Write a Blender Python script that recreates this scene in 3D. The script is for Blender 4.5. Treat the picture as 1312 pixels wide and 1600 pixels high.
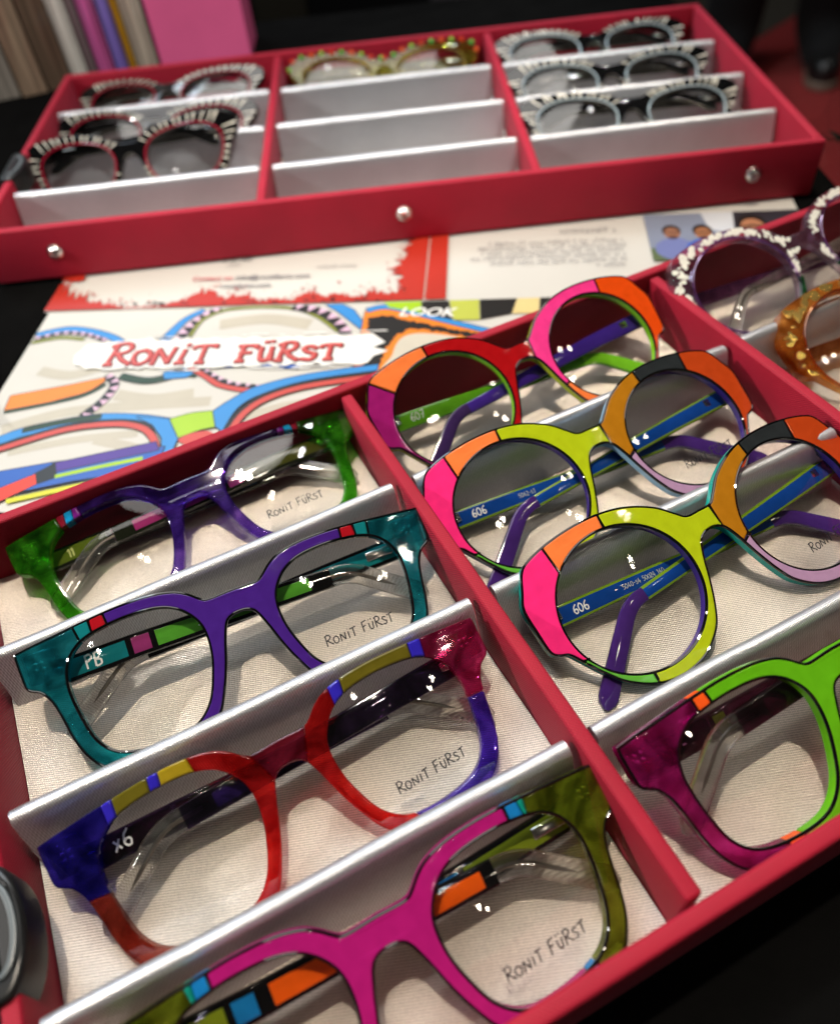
import bpy, bmesh, math, random
from mathutils import Vector, Matrix
from mathutils.geometry import tessellate_polygon

random.seed(7)
scene = bpy.context.scene
for o in list(bpy.data.objects):
    bpy.data.objects.remove(o)
COL = scene.collection

# ------------------------------------------------------------------ camera
cam_d = bpy.data.cameras.new('camera')
cam = bpy.data.objects.new('camera', cam_d)
COL.objects.link(cam)
R0 = Vector((0.89030701, -0.44862083, -0.07805624))
R1 = Vector((-0.38600385, -0.65259648, -0.6520114))
R2 = Vector((0.24156667, 0.61062033, -0.75418059))
M = Matrix.Identity(4)
for i in range(3):
    M[i][0], M[i][1], M[i][2] = R0[i], -R1[i], -R2[i]
M[0][3], M[1][3], M[2][3] = 0.09066, -0.02003, 0.24482
cam.matrix_world = M
cam_d.sensor_fit = 'VERTICAL'
cam_d.sensor_height = 24.0
cam_d.lens = 18.465
cam_d.clip_start = 0.01
cam_d.clip_end = 60
cam_d.dof.use_dof = True
cam_d.dof.focus_distance = 0.266
cam_d.dof.aperture_fstop = 4.5
scene.camera = cam

# ------------------------------------------------------------------ world + lamps
world = bpy.data.worlds.new('World')
scene.world = world
world.use_nodes = True
world.node_tree.nodes['Background'].inputs[0].default_value = (1.0, 0.92, 0.84, 1)
world.node_tree.nodes['Background'].inputs[1].default_value = 0.022

def lamp(name, loc, energy, color, size, target=(0.24, 0.25, 0.0), kind='SPOT', cone=70):
    d = bpy.data.lights.new(name, kind)
    d.energy = energy
    d.color = color
    if kind == 'AREA':
        d.shape = 'DISK'; d.size = size
    else:
        d.shadow_soft_size = size
    if kind == 'SPOT':
        d.spot_size = math.radians(cone); d.spot_blend = 0.5
    o = bpy.data.objects.new(name, d)
    COL.objects.link(o)
    o.location = loc
    o.rotation_euler = (Vector(target) - Vector(loc)).to_track_quat('-Z', 'Y').to_euler()
    return o
WARM = (1.0, 0.87, 0.70)
NEUT = (1.0, 0.965, 0.92)
COOL = (0.72, 0.86, 1.0)
lamp('ceiling_spot_key', (-1.60, 0.75, 1.10), 100, NEUT, 0.045)
lamp('ceiling_spot_overhead', (0.20, 0.42, 1.80), 84, WARM, 0.028, (0.17, 0.05, 0), cone=36)
for lx, ly, le, lr in ((.32, -.52, 6, .020), (1.2, -.72, 2.5, .020), (1.32, -.36, 2.0, .018), (.55, -1.75, 3, .02), (-.22, .15, 2.0, .018), (.40, .22, 2.0, .016)):
    lamp('ceiling_downlight', (lx, ly, 2.1), le, WARM, lr, (.2, .15, 0), cone=60)
lamp('ceiling_spot_rear_tray', (0.60, -0.95, 2.30), 160, NEUT, 0.03, (0.27, 0.70, 0), cone=15)
lamp('added_soft_panel', (-0.1, 2.0, 1.75), 24, COOL, 0.9, kind='AREA')  # unseen soft panel added to give the separator crests a cool highlight
lamp('added_soft_panel', (0.35, 1.20, 2.20), 24, NEUT, 1.5, (0.3, 0.9, 0), kind='AREA')  # unseen soft fill added over the rear tray, pales its lens reflections
for lx, ly, lz, le in ((-.85, -.25, 1.9, 1.6), (.95, .55, 2.2, 2.0), (.05, 1.25, 2.2, 2.0)):
    lamp('ceiling_downlight', (lx, ly, lz), le, NEUT, .016, (.2, .15, 0), cone=60)  # extra unseen lamps added for glints along the frame edges
lamp('added_aisle_fill', (2.4, 1.2, 2.2), 30, NEUT, 0.05, (2.1, 1.7, -.75), cone=60)  # added fill with no known source, brightens the carpet and person

scene.view_settings.view_transform = 'Standard'
scene.view_settings.look = 'None'
scene.view_settings.exposure = 0.12
scene.view_settings.gamma = 1.0
scene.cycles.use_denoising = True
scene.cycles.max_bounces = 14
scene.cycles.transparent_max_bounces = 24
scene.cycles.transmission_bounces = 10
scene.cycles.glossy_bounces = 6
scene.cycles.sample_clamp_indirect = 6.0
scene.cycles.caustics_reflective = False
scene.cycles.caustics_refractive = False

# ------------------------------------------------------------------ materials
MATS = {}
def srgb(h):
    h = h.lstrip('#')
    c = [int(h[i:i + 2], 16) / 255 for i in (0, 2, 4)]
    return tuple((x / 12.92 if x <= .04045 else ((x + .055) / 1.055) ** 2.4) for x in c) + (1,)
def new_mat(name):
    m = bpy.data.materials.new(name)
    m.use_nodes = True
    nt = m.node_tree
    return m, nt, nt.nodes, nt.links, nt.nodes['Principled BSDF']

def schlick(N, L, f0=.04, f90=1.0):
    lw = N.new('ShaderNodeLayerWeight'); lw.inputs[0].default_value = .5
    pw = N.new('ShaderNodeMath'); pw.operation = 'POWER'; pw.inputs[1].default_value = 5
    L.new(lw.outputs['Facing'], pw.inputs[0])
    ma = N.new('ShaderNodeMath'); ma.operation = 'MULTIPLY_ADD'; ma.inputs[1].default_value = f90 - f0; ma.inputs[2].default_value = f0
    L.new(pw.outputs[0], ma.inputs[0])
    return ma
def acetate(hexc, rough=0.13, mottle=0.16):
    k = ('ac', hexc, rough)
    if k in MATS: return MATS[k]
    m, nt, N, L, p = new_mat('acetate_' + hexc.strip('#'))
    c = srgb(hexc)
    tc = N.new('ShaderNodeTexCoord'); ns = N.new('ShaderNodeTexNoise')
    ns.inputs['Scale'].default_value = 260; ns.inputs['Detail'].default_value = 3
    L.new(tc.outputs['Object'], ns.inputs['Vector'])
    mx = N.new('ShaderNodeMix'); mx.data_type = 'RGBA'
    mx.inputs['A'].default_value = tuple(x * (1 - mottle) for x in c[:3]) + (1,)
    mx.inputs['B'].default_value = tuple(min(1, x * (1 + mottle) + .003) for x in c[:3]) + (1,)
    L.new(ns.outputs['Fac'], mx.inputs['Factor'])
    L.new(mx.outputs['Result'], p.inputs['Base Color'])
    rr = N.new('ShaderNodeMapRange'); rr.inputs['To Min'].default_value = rough * 1.6; rr.inputs['To Max'].default_value = rough * 3.2
    n2 = N.new('ShaderNodeTexNoise'); n2.inputs['Scale'].default_value = 90; n2.inputs['Detail'].default_value = 4
    L.new(tc.outputs['Object'], n2.inputs['Vector']); L.new(n2.outputs['Fac'], rr.inputs['Value'])
    L.new(rr.outputs['Result'], p.inputs['Roughness'])
    p.inputs['Specular IOR Level'].default_value = 0.0
    p.inputs['Roughness'].default_value = .35
    p.inputs['Coat Weight'].default_value = 1.0
    p.inputs['Coat Roughness'].default_value = 0.035
    MATS[k] = m
    return m

def clear_acetate(hexc, body=0.35, tint=None, rough=0.03, glass=.42):
    """see-through coloured acetate: tinted glass + straight tinted transmission + a little body colour"""
    k = ('cl', hexc, body, tint, glass)
    if k in MATS: return MATS[k]
    m, nt, N, L, p = new_mat('clear_acetate_' + hexc.strip('#'))
    N.remove(p)
    out = N['Material Output']
    c = srgb(hexc); t = srgb(tint) if tint else c
    t = tuple(x ** .42 for x in t[:3]) + (1,)
    body = min(.9, body * .5)
    tc = N.new('ShaderNodeTexCoord'); ns = N.new('ShaderNodeTexNoise')
    ns.inputs['Scale'].default_value = 140; ns.inputs['Detail'].default_value = 4; ns.inputs['Distortion'].default_value = 1.2
    L.new(tc.outputs['Object'], ns.inputs['Vector'])
    ramp = N.new('ShaderNodeMapRange'); ramp.inputs['From Min'].default_value = .3; ramp.inputs['From Max'].default_value = .7
    ramp.inputs['To Min'].default_value = max(0, body - .08); ramp.inputs['To Max'].default_value = min(1, body + .10)
    L.new(ns.outputs['Fac'], ramp.inputs['Value'])
    tr = N.new('ShaderNodeBsdfTransparent')
    mt_ = N.new('ShaderNodeMix'); mt_.data_type = 'RGBA'
    mt_.inputs['A'].default_value = tuple(x ** 2.3 for x in t[:3]) + (1,); mt_.inputs['B'].default_value = tuple(x ** .6 for x in t[:3]) + (1,)
    n3 = N.new('ShaderNodeTexNoise'); n3.inputs['Scale'].default_value = 60; n3.inputs['Detail'].default_value = 3; n3.inputs['Distortion'].default_value = 2.0
    L.new(tc.outputs['Object'], n3.inputs['Vector'])
    r3 = N.new('ShaderNodeMapRange'); r3.inputs['From Min'].default_value = .35; r3.inputs['From Max'].default_value = .65
    L.new(n3.outputs['Fac'], r3.inputs['Value']); L.new(r3.outputs['Result'], mt_.inputs['Factor']); L.new(mt_.outputs['Result'], tr.inputs[0])
    gs = N.new('ShaderNodeBsdfGlass'); gs.inputs['Color'].default_value = t; gs.inputs['IOR'].default_value = 1.47; gs.inputs['Roughness'].default_value = rough
    m0 = N.new('ShaderNodeMixShader'); m0.inputs[0].default_value = glass
    L.new(tr.outputs[0], m0.inputs[1]); L.new(gs.outputs[0], m0.inputs[2])
    df = N.new('ShaderNodeBsdfDiffuse'); tl = N.new('ShaderNodeBsdfTranslucent')
    mb = N.new('ShaderNodeMix'); mb.data_type = 'RGBA'
    mb.inputs['A'].default_value = tuple(x * .22 for x in c[:3]) + (1,); mb.inputs['B'].default_value = tuple(min(1, x * 1.25 + .02) for x in c[:3]) + (1,)
    L.new(r3.outputs['Result'], mb.inputs['Factor'])
    L.new(mb.outputs['Result'], df.inputs[0]); L.new(mb.outputs['Result'], tl.inputs[0])
    md = N.new('ShaderNodeMixShader'); md.inputs[0].default_value = .5
    L.new(df.outputs[0], md.inputs[1]); L.new(tl.outputs[0], md.inputs[2])
    m1 = N.new('ShaderNodeMixShader'); L.new(ramp.outputs['Result'], m1.inputs[0])
    L.new(m0.outputs[0], m1.inputs[1]); L.new(md.outputs[0], m1.inputs[2])
    gl = N.new('ShaderNodeBsdfGlossy'); gl.inputs['Roughness'].default_value = .035
    fr = schlick(N, L, .05)
    m2 = N.new('ShaderNodeMixShader'); L.new(fr.outputs[0], m2.inputs[0])
    L.new(m1.outputs[0], m2.inputs[1]); L.new(gl.outputs[0], m2.inputs[2])
    L.new(m2.outputs[0], out.inputs['Surface'])
    MATS[k] = m
    return m

def lens_mat():
    if 'lens' in MATS: return MATS['lens']
    m, nt, N, L, p = new_mat('demo_lens')
    N.remove(p); out = N['Material Output']
    tr = N.new('ShaderNodeBsdfTransparent'); tr.inputs[0].default_value = (.995, .995, .99, 1)
    gl = N.new('ShaderNodeBsdfGlossy'); gl.inputs['Roughness'].default_value = 0.012
    gl.inputs['Color'].default_value = (1, 1, 1, 1)
    fr = schlick(N, L, .03, .45)
    tc = N.new('ShaderNodeTexCoord'); ns = N.new('ShaderNodeTexNoise'); ns.inputs['Scale'].default_value = 900; ns.inputs['Detail'].default_value = 5
    L.new(tc.outputs['Object'], ns.inputs['Vector'])
    th = N.new('ShaderNodeMapRange'); th.inputs['From Min'].default_value = .72; th.inputs['From Max'].default_value = .78
    th.inputs['To Max'].default_value = .05
    L.new(ns.outputs['Fac'], th.inputs['Value'])
    df = N.new('ShaderNodeBsdfDiffuse'); df.inputs[0].default_value = (.6, .6, .6, 1)
    m0 = N.new('ShaderNodeMixShader'); L.new(th.outputs['Result'], m0.inputs[0]); L.new(tr.outputs[0], m0.inputs[1]); L.new(df.outputs[0], m0.inputs[2])
    mx = N.new('ShaderNodeMixShader'); L.new(fr.outputs[0], mx.inputs[0]); L.new(m0.outputs[0], mx.inputs[1]); L.new(gl.outputs[0], mx.inputs[2])
    L.new(mx.outputs[0], out.inputs['Surface'])
    MATS['lens'] = m
    return m

def cloth_mat(name, base, rough=0.75, sheen=0.35, scale=2600, var=0.25, bump=0.25, tint=None):
    if name in MATS: return MATS[name]
    m, nt, N, L, p = new_mat(name)
    tc = N.new('ShaderNodeTexCoord')
    w1 = N.new('ShaderNodeTexWave'); w1.bands_direction = 'X'; w1.inputs['Scale'].default_value = scale / 6.283 * 1.0; w1.inputs['Distortion'].default_value = .6
    w2 = N.new('ShaderNodeTexWave'); w2.bands_direction = 'DIAGONAL'; w2.inputs['Scale'].default_value = scale / 6.283; w2.inputs['Distortion'].default_value = .6
    L.new(tc.outputs['Object'], w1.inputs['Vector']); L.new(tc.outputs['Object'], w2.inputs['Vector'])
    mm = N.new('ShaderNodeMath'); mm.operation = 'MULTIPLY'
    L.new(w1.outputs['Fac'], mm.inputs[0]); L.new(w2.outputs['Fac'], mm.inputs[1])
    ns = N.new('ShaderNodeTexNoise'); ns.inputs['Scale'].default_value = 45; ns.inputs['Detail'].default_value = 6
    L.new(tc.outputs['Object'], ns.inputs['Vector'])
    av = N.new('ShaderNodeMath'); av.operation = 'ADD'; L.new(mm.outputs[0], av.inputs[0]); L.new(ns.outputs['Fac'], av.inputs[1])
    rmp = N.new('ShaderNodeMapRange'); rmp.inputs['From Max'].default_value = 1.4
    rmp.inputs['To Min'].default_value = 1 - var; rmp.inputs['To Max'].default_value = 1 + var
    L.new(av.outputs[0], rmp.inputs['Value'])
    vm = N.new('ShaderNodeVectorMath'); vm.operation = 'SCALE'; vm.inputs[0].default_value = base[:3]
    L.new(rmp.outputs['Result'], vm.inputs['Scale'])
    L.new(vm.outputs[0], p.inputs['Base Color'])
    if name == 'red_bookcloth':
        d_ = N.new('ShaderNodeTexNoise'); d_.inputs['Scale'].default_value = 420; d_.inputs['Detail'].default_value = 6; d_.inputs['Roughness'].default_value = .7
        L.new(tc.outputs['Object'], d_.inputs['Vector'])
        dr = N.new('ShaderNodeMapRange'); dr.inputs['From Min'].default_value = .66; dr.inputs['From Max'].default_value = .78; dr.inputs['To Max'].default_value = .16
        L.new(d_.outputs['Fac'], dr.inputs['Value'])
        dm = N.new('ShaderNodeMix'); dm.data_type = 'RGBA'; dm.inputs['B'].default_value = (.55, .34, .36, 1)
        L.new(dr.outputs['Result'], dm.inputs['Factor']); L.new(vm.outputs[0], dm.inputs['A']); L.new(dm.outputs['Result'], p.inputs['Base Color'])
    p.inputs['Roughness'].default_value = rough
    p.inputs['Sheen Weight'].default_value = sheen
    p.inputs['Sheen Roughness'].default_value = .4
    if tint: p.inputs['Sheen Tint'].default_value = tint
    p.inputs['Specular IOR Level'].default_value = .3
    b = N.new('ShaderNodeBump'); b.inputs['Strength'].default_value = bump; b.inputs['Distance'].default_value = .0003
    L.new(mm.outputs[0], b.inputs['Height']); L.new(b.outputs[0], p.inputs['Normal'])
    MATS[name] = m
    return m

def satin_mat(name, base, angle, period=0.0010, rough=0.36, metal=0.35, strength=0.5):
    if name in MATS: return MATS[name]
    m, nt, N, L, p = new_mat(name)
    tc = N.new('ShaderNodeTexCoord'); mp = N.new('ShaderNodeMapping')
    mp.inputs['Rotation'].default_value = (0, 0, angle)
    L.new(tc.outputs['Object'], mp.inputs['Vector'])
    w = N.new('ShaderNodeTexWave'); w.bands_direction = 'Y'; w.inputs['Scale'].default_value = 0.314 / period
    w.inputs['Distortion'].default_value = .35; w.inputs['Detail'].default_value = 1; w.inputs['Detail Scale'].default_value = 2
    L.new(mp.outputs[0], w.inputs['Vector'])
    w2 = N.new('ShaderNodeTexWave'); w2.bands_direction = 'X'; w2.inputs['Scale'].default_value = 0.314 / (period * .75)
    w2.inputs['Distortion'].default_value = .5; w2.inputs['Detail'].default_value = 1
    L.new(mp.outputs[0], w2.inputs['Vector'])
    mm = N.new('ShaderNodeMath'); mm.operation = 'MULTIPLY_ADD'; mm.inputs[1].default_value = .45
    L.new(w2.outputs['Fac'], mm.inputs[0]); L.new(w.outputs['Fac'], mm.inputs[2])
    ns = N.new('ShaderNodeTexNoise'); ns.inputs['Scale'].default_value = 1400; ns.inputs['Detail'].default_value = 2
    L.new(tc.outputs['Object'], ns.inputs['Vector'])
    big = N.new('ShaderNodeTexNoise'); big.inputs['Scale'].default_value = 22; big.inputs['Detail'].default_value = 5
    L.new(tc.outputs['Object'], big.inputs['Vector'])
    a1 = N.new('ShaderNodeMath'); a1.operation = 'ADD'; L.new(mm.outputs[0], a1.inputs[0]); L.new(ns.outputs['Fac'], a1.inputs[1])
    rmp = N.new('ShaderNodeMapRange'); rmp.inputs['From Min'].default_value = .3; rmp.inputs['From Max'].default_value = 1.9
    rmp.inputs['To Min'].default_value = 1 - .5 * strength; rmp.inputs['To Max'].default_value = 1 + .35 * strength
    L.new(a1.outputs[0], rmp.inputs['Value'])
    bm_ = N.new('ShaderNodeMapRange'); bm_.inputs['From Min'].default_value = .3; bm_.inputs['From Max'].default_value = .7
    bm_.inputs['To Min'].default_value = .9; bm_.inputs['To Max'].default_value = 1.08
    L.new(big.outputs['Fac'], bm_.inputs['Value'])
    mu = N.new('ShaderNodeMath'); mu.operation = 'MULTIPLY'; L.new(rmp.outputs['Result'], mu.inputs[0]); L.new(bm_.outputs['Result'], mu.inputs[1])
    vm = N.new('ShaderNodeVectorMath'); vm.operation = 'SCALE'; vm.inputs[0].default_value = base[:3]
    L.new(mu.outputs[0], vm.inputs['Scale']); L.new(vm.outputs[0], p.inputs['Base Color'])
    p.inputs['Roughness'].default_value = rough; p.inputs['Metallic'].default_value = metal
    b = N.new('ShaderNodeBump'); b.inputs['Strength'].default_value = strength * .55; b.inputs['Distance'].default_value = .00025
    L.new(a1.outputs[0], b.inputs['Height']); L.new(b.outputs[0], p.inputs['Normal'])
    MATS[name] = m
    return m

def simple(name, base, rough=.5, metal=0., spec=.5, noise=0.08, scale=120, coat=0., alpha=1.):
    if name in MATS: return MATS[name]
    m, nt, N, L, p = new_mat(name)
    tc = N.new('ShaderNodeTexCoord'); ns = N.new('ShaderNodeTexNoise'); ns.inputs['Scale'].default_value = scale; ns.inputs['Detail'].default_value = 5
    L.new(tc.outputs['Object'], ns.inputs['Vector'])
    rmp = N.new('ShaderNodeMapRange'); rmp.inputs['To Min'].default_value = 1 - noise; rmp.inputs['To Max'].default_value = 1 + noise
    L.new(ns.outputs['Fac'], rmp.inputs['Value'])
    vm = N.new('ShaderNodeVectorMath'); vm.operation = 'SCALE'; vm.inputs[0].default_value = base[:3]
    L.new(rmp.outputs['Result'], vm.inputs['Scale']); L.new(vm.outputs[0], p.inputs['Base Color'])
    p.inputs['Roughness'].default_value = rough; p.inputs['Metallic'].default_value = metal
    p.inputs['Specular IOR Level'].default_value = spec; p.inputs['Coat Weight'].default_value = coat
    MATS[name] = m
    return m

def film_mat():
    if 'film' in MATS: return MATS['film']
    m, nt, N, L, p = new_mat('clear_film')
    N.remove(p); out = N['Material Output']
    tr = N.new('ShaderNodeBsdfTransparent'); tr.inputs[0].default_value = (.9, .9, .9, 1)
    gl = N.new('ShaderNodeBsdfGlossy'); gl.inputs['Roughness'].default_value = .12
    lw = N.new('ShaderNodeLayerWeight'); lw.inputs[0].default_value = .12
    mx = N.new('ShaderNodeMixShader'); L.new(lw.outputs['Fresnel'], mx.inputs[0]); L.new(tr.outputs[0], mx.inputs[1]); L.new(gl.outputs[0], mx.inputs[2])
    L.new(mx.outputs[0], out.inputs['Surface'])
    MATS['film'] = m
    return m

RED = cloth_mat('red_bookcloth', (0.345, 0.006, 0.025), rough=.6, sheen=.15, scale=3300, var=.30, bump=.6, tint=(1, .35, .5, 1))
SATIN = satin_mat('cream_satin', (0.70, 0.635, 0.565), math.radians(20), period=.00075, rough=.30, metal=.68, strength=1.0)
SILVER = satin_mat('silver_satin', (0.60, 0.615, 0.65), math.radians(70), period=.0007, rough=.30, metal=.7, strength=.65)
BLACK = acetate('#050506', .10, 0)
METAL = simple('polished_metal', (.75, .74, .72), .18, 1.0, noise=.03)
DARKCLOTH = cloth_mat('black_tablecloth', (0.004, 0.004, 0.004), rough=.95, sheen=.0, scale=3000, var=.5, bump=.2)
DARKCLOTH.node_tree.nodes['Principled BSDF'].inputs['Specular IOR Level'].default_value = 0.0
PAPER = simple('coated_paper', (.53, .52, .48), .5, 0, .35, noise=.04, scale=30)
LENS = lens_mat()

# ------------------------------------------------------------------ object helpers
def link(name, me, mat=None, parent=None):
    o = bpy.data.objects.new(name, me)
    COL.objects.link(o)
    if mat is not None:
        for mm_ in (mat if isinstance(mat, (list, tuple)) else [mat]):
            me.materials.append(mm_)
    if parent is not None:
        o.parent = parent
    return o
def tag(o, label=None, cat=None, group=None, kind=None):
    if label: o['label'] = label
    if cat: o['category'] = cat
    if group: o['group'] = group
    if kind: o['kind'] = kind
    return o
def empty(name, mat=None, loc=None):
    o = bpy.data.objects.new(name, None)
    o.empty_display_size = .01
    COL.objects.link(o)
    if mat is not None: o.matrix_world = mat
    if loc is not None: o.location = loc
    return o
def mesh_from(name, V, F, smooth=True, angle=38, mi=None):
    me = bpy.data.meshes.new(name)
    me.from_pydata(V, [], F)
    if mi: me.polygons.foreach_set('material_index', mi)
    if smooth:
        me.polygons.foreach_set('use_smooth', [True] * len(me.polygons))
        me.set_sharp_from_angle(angle=math.radians(angle))
    me.update()
    return me
def fix_normals(me):
    bm = bmesh.new(); bm.from_mesh(me)
    bmesh.ops.recalc_face_normals(bm, faces=bm.faces)
    bm.to_mesh(me); bm.free()
def box(name, lo, hi, mat, parent, bevel=.0006, seg=2):
    bm = bmesh.new()
    bmesh.ops.create_cube(bm, size=1)
    for v in bm.verts:
        v.co = Vector([lo[i] + (v.co[i] + .5) * (hi[i] - lo[i]) for i in range(3)])
    if bevel > 0:
        bmesh.ops.bevel(bm, geom=bm.edges[:], offset=bevel, segments=seg, affect='EDGES', profile=.5)
    me = bpy.data.meshes.new(name); bm.to_mesh(me); bm.free()
    me.polygons.foreach_set('use_smooth', [True] * len(me.polygons))
    me.set_sharp_from_angle(angle=math.radians(50))
    return link(name, me, mat, parent)

# --- 2D contours (millimetres)
def catmull(P, closed, n=7):
    """P: (x,y[,corner]) ; returns dense polyline"""
    out = []
    N_ = len(P)
    rng = range(N_) if closed else range(N_ - 1)
    for i in rng:
        p1 = P[i]; p2 = P[(i + 1) % N_]
        c1 = len(p1) > 2; c2 = len(p2) > 2
        p0 = p1 if c1 else (P[i - 1] if (closed or i > 0) else p1)
        p3 = p2 if c2 else (P[(i + 2) % N_] if (closed or i + 2 < N_) else p2)
        for k in range(n):
            t = k / n
            r = []
            for a in (0, 1):
                v0, v1, v2, v3 = p0[a], p1[a], p2[a], p3[a]
                r.append(.5 * ((2 * v1) + (-v0 + v2) * t + (2 * v0 - 5 * v1 + 4 * v2 - v3) * t * t + (-v0 + 3 * v1 - 3 * v2 + v3) * t ** 3))
            out.append((r[0], r[1]))
    if not closed:
        out.append((P[-1][0], P[-1][1]))
    return out
def area2(P):
    return sum(P[i][0] * P[(i + 1) % len(P)][1] - P[(i + 1) % len(P)][0] * P[i][1] for i in range(len(P)))
def ccw(P): return P if area2(P) > 0 else P[::-1]
def cw(P): return P if area2(P) < 0 else P[::-1]
def resample(P, step, closed=True):
    Q = list(P) + ([P[0]] if closed else [])
    D = [0]
    for a, b in zip(Q, Q[1:]): D.append(D[-1] + math.dist(a, b))
    n = max(3, int(round(D[-1] / step)))
    out = []; j = 0
    for k in range(n if closed else n + 1):
        s = D[-1] * k / n
        while j < len(D) - 2 and D[j + 1] < s: j += 1
        t = (s - D[j]) / max(1e-9, D[j + 1] - D[j])
        out.append((Q[j][0] + (Q[j + 1][0] - Q[j][0]) * t, Q[j][1] + (Q[j + 1][1] - Q[j][1]) * t))
    return out
def offset(P, d):
    """shift towards the left of travel (solid side) by d, mitred"""
    n = len(P); out = []
    for i in range(n):
        a, b, c = P[i - 1], P[i], P[(i + 1) % n]
        e1 = (b[0] - a[0], b[1] - a[1]); e2 = (c[0] - b[0], c[1] - b[1])
        l1 = math.hypot(*e1) or 1e-9; l2 = math.hypot(*e2) or 1e-9
        n1 = (-e1[1] / l1, e1[0] / l1); n2 = (-e2[1] / l2, e2[0] / l2)
        m = (n1[0] + n2[0], n1[1] + n2[1]); q = m[0] ** 2 + m[1] ** 2
        if q < .3: m = n1; s = 1
        else: s = min(2 / q, 1.9)
        out.append((b[0] + m[0] * s * d, b[1] + m[1] * s * d))
    return out
BEND = 0.001
def bend(x, z): return z - BEND * x * x
def extrude(loops, z0, z1, bev=.5, bevb=.3, walls=None, bent=True, seg=3, dome=0.0):
    """loops[0] outer, rest holes (mm). returns mesh in metres. walls: material index per loop"""
    Ls = [ccw(loops[0])] + [cw(h) for h in loops[1:]]
    rows = [(bevb, z0)]
    rows.append((0, z0 + bevb)); rows.append((0, z1 - bev))
    for k in range(1, seg + 1):
        a = math.pi / 2 * k / seg
        rows.append((bev * (1 - math.cos(a)), z1 - bev + bev * math.sin(a)))
    rows.append((bev + .22, z1 + dome))
    V = []; F = []; mi = []
    base = []
    for li, P in enumerate(Ls):
        n = len(P); st = []
        for ins, z in rows:
            Q = offset(P, ins) if ins else P
            st.append(len(V))
            for x, y in Q:
                V.append((x * .001, y * .001, (bend(x, z) if bent else z) * .001))
        base.append(st)
        for r in range(len(rows) - 1):
            for i in range(n):
                j = (i + 1) % n
                F.append((st[r] + i, st[r] + j, st[r + 1] + j, st[r + 1] + i))
                mi.append((walls[li] if walls and r < len(rows) - 3 else 0))
    for r, flip in ((len(rows) - 1, False), (0, True)):
        polys = [[Vector((V[base[li][r] + i][0], V[base[li][r] + i][1], 0)) for i in range(len(P))] for li, P in enumerate(Ls)]
        flat = []
        for li, P in enumerate(Ls): flat += [base[li][r] + i for i in range(len(P))]
        for t in tessellate_polygon(polys):
            f = [flat[t[0]], flat[t[1]], flat[t[2]]]
            a, b, c = (V[q] for q in f)
            s = (b[0] - a[0]) * (c[1] - a[1]) - (b[1] - a[1]) * (c[0] - a[0])
            if abs(s) < 1e-14: continue
            if (s < 0) != flip: f = f[::-1]
            F.append(tuple(f)); mi.append(0)
    me = mesh_from('m', V, F, True, 40, mi)
    return me
def tube(path, rx, rz, closed=True, sides=8, taper=None):
    """path of 3D points in metres, section rx (in plane) by rz (along z)"""
    V = []; F = []; n = len(path)
    for i, p in enumerate(path):
        a = path[i - 1] if (closed or i > 0) else path[i]
        b = path[(i + 1) % n] if (closed or i < n - 1) else path[i]
        d = Vector(b) - Vector(a); d.z = 0
        if d.length < 1e-9: d = Vector((1, 0, 0))
        d.normalize(); nr = Vector((-d.y, d.x, 0))
        k = taper(i / (n - 1)) if taper else 1
        for s in range(sides):
            t = 2 * math.pi * s / sides
            V.append(tuple(Vector(p) + nr * (math.cos(t) * rx * k) + Vector((0, 0, math.sin(t) * rz * k))))
    for i in range(n if closed else n - 1):
        j = (i + 1) % n
        for s in range(sides):
            t = (s + 1) % sides
            F.append((i * sides + s, j * sides + s, j * sides + t, i * sides + t))
    if not closed:
        F.append(tuple(range(sides))[::-1]); F.append(tuple((n - 1) * sides + s for s in range(sides)))
    return V, F
def join(parts):
    V = []; F = []
    for v, f in parts:
        b = len(V); V += list(v); F += [tuple(i + b for i in q) for q in f]
    return V, F

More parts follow.
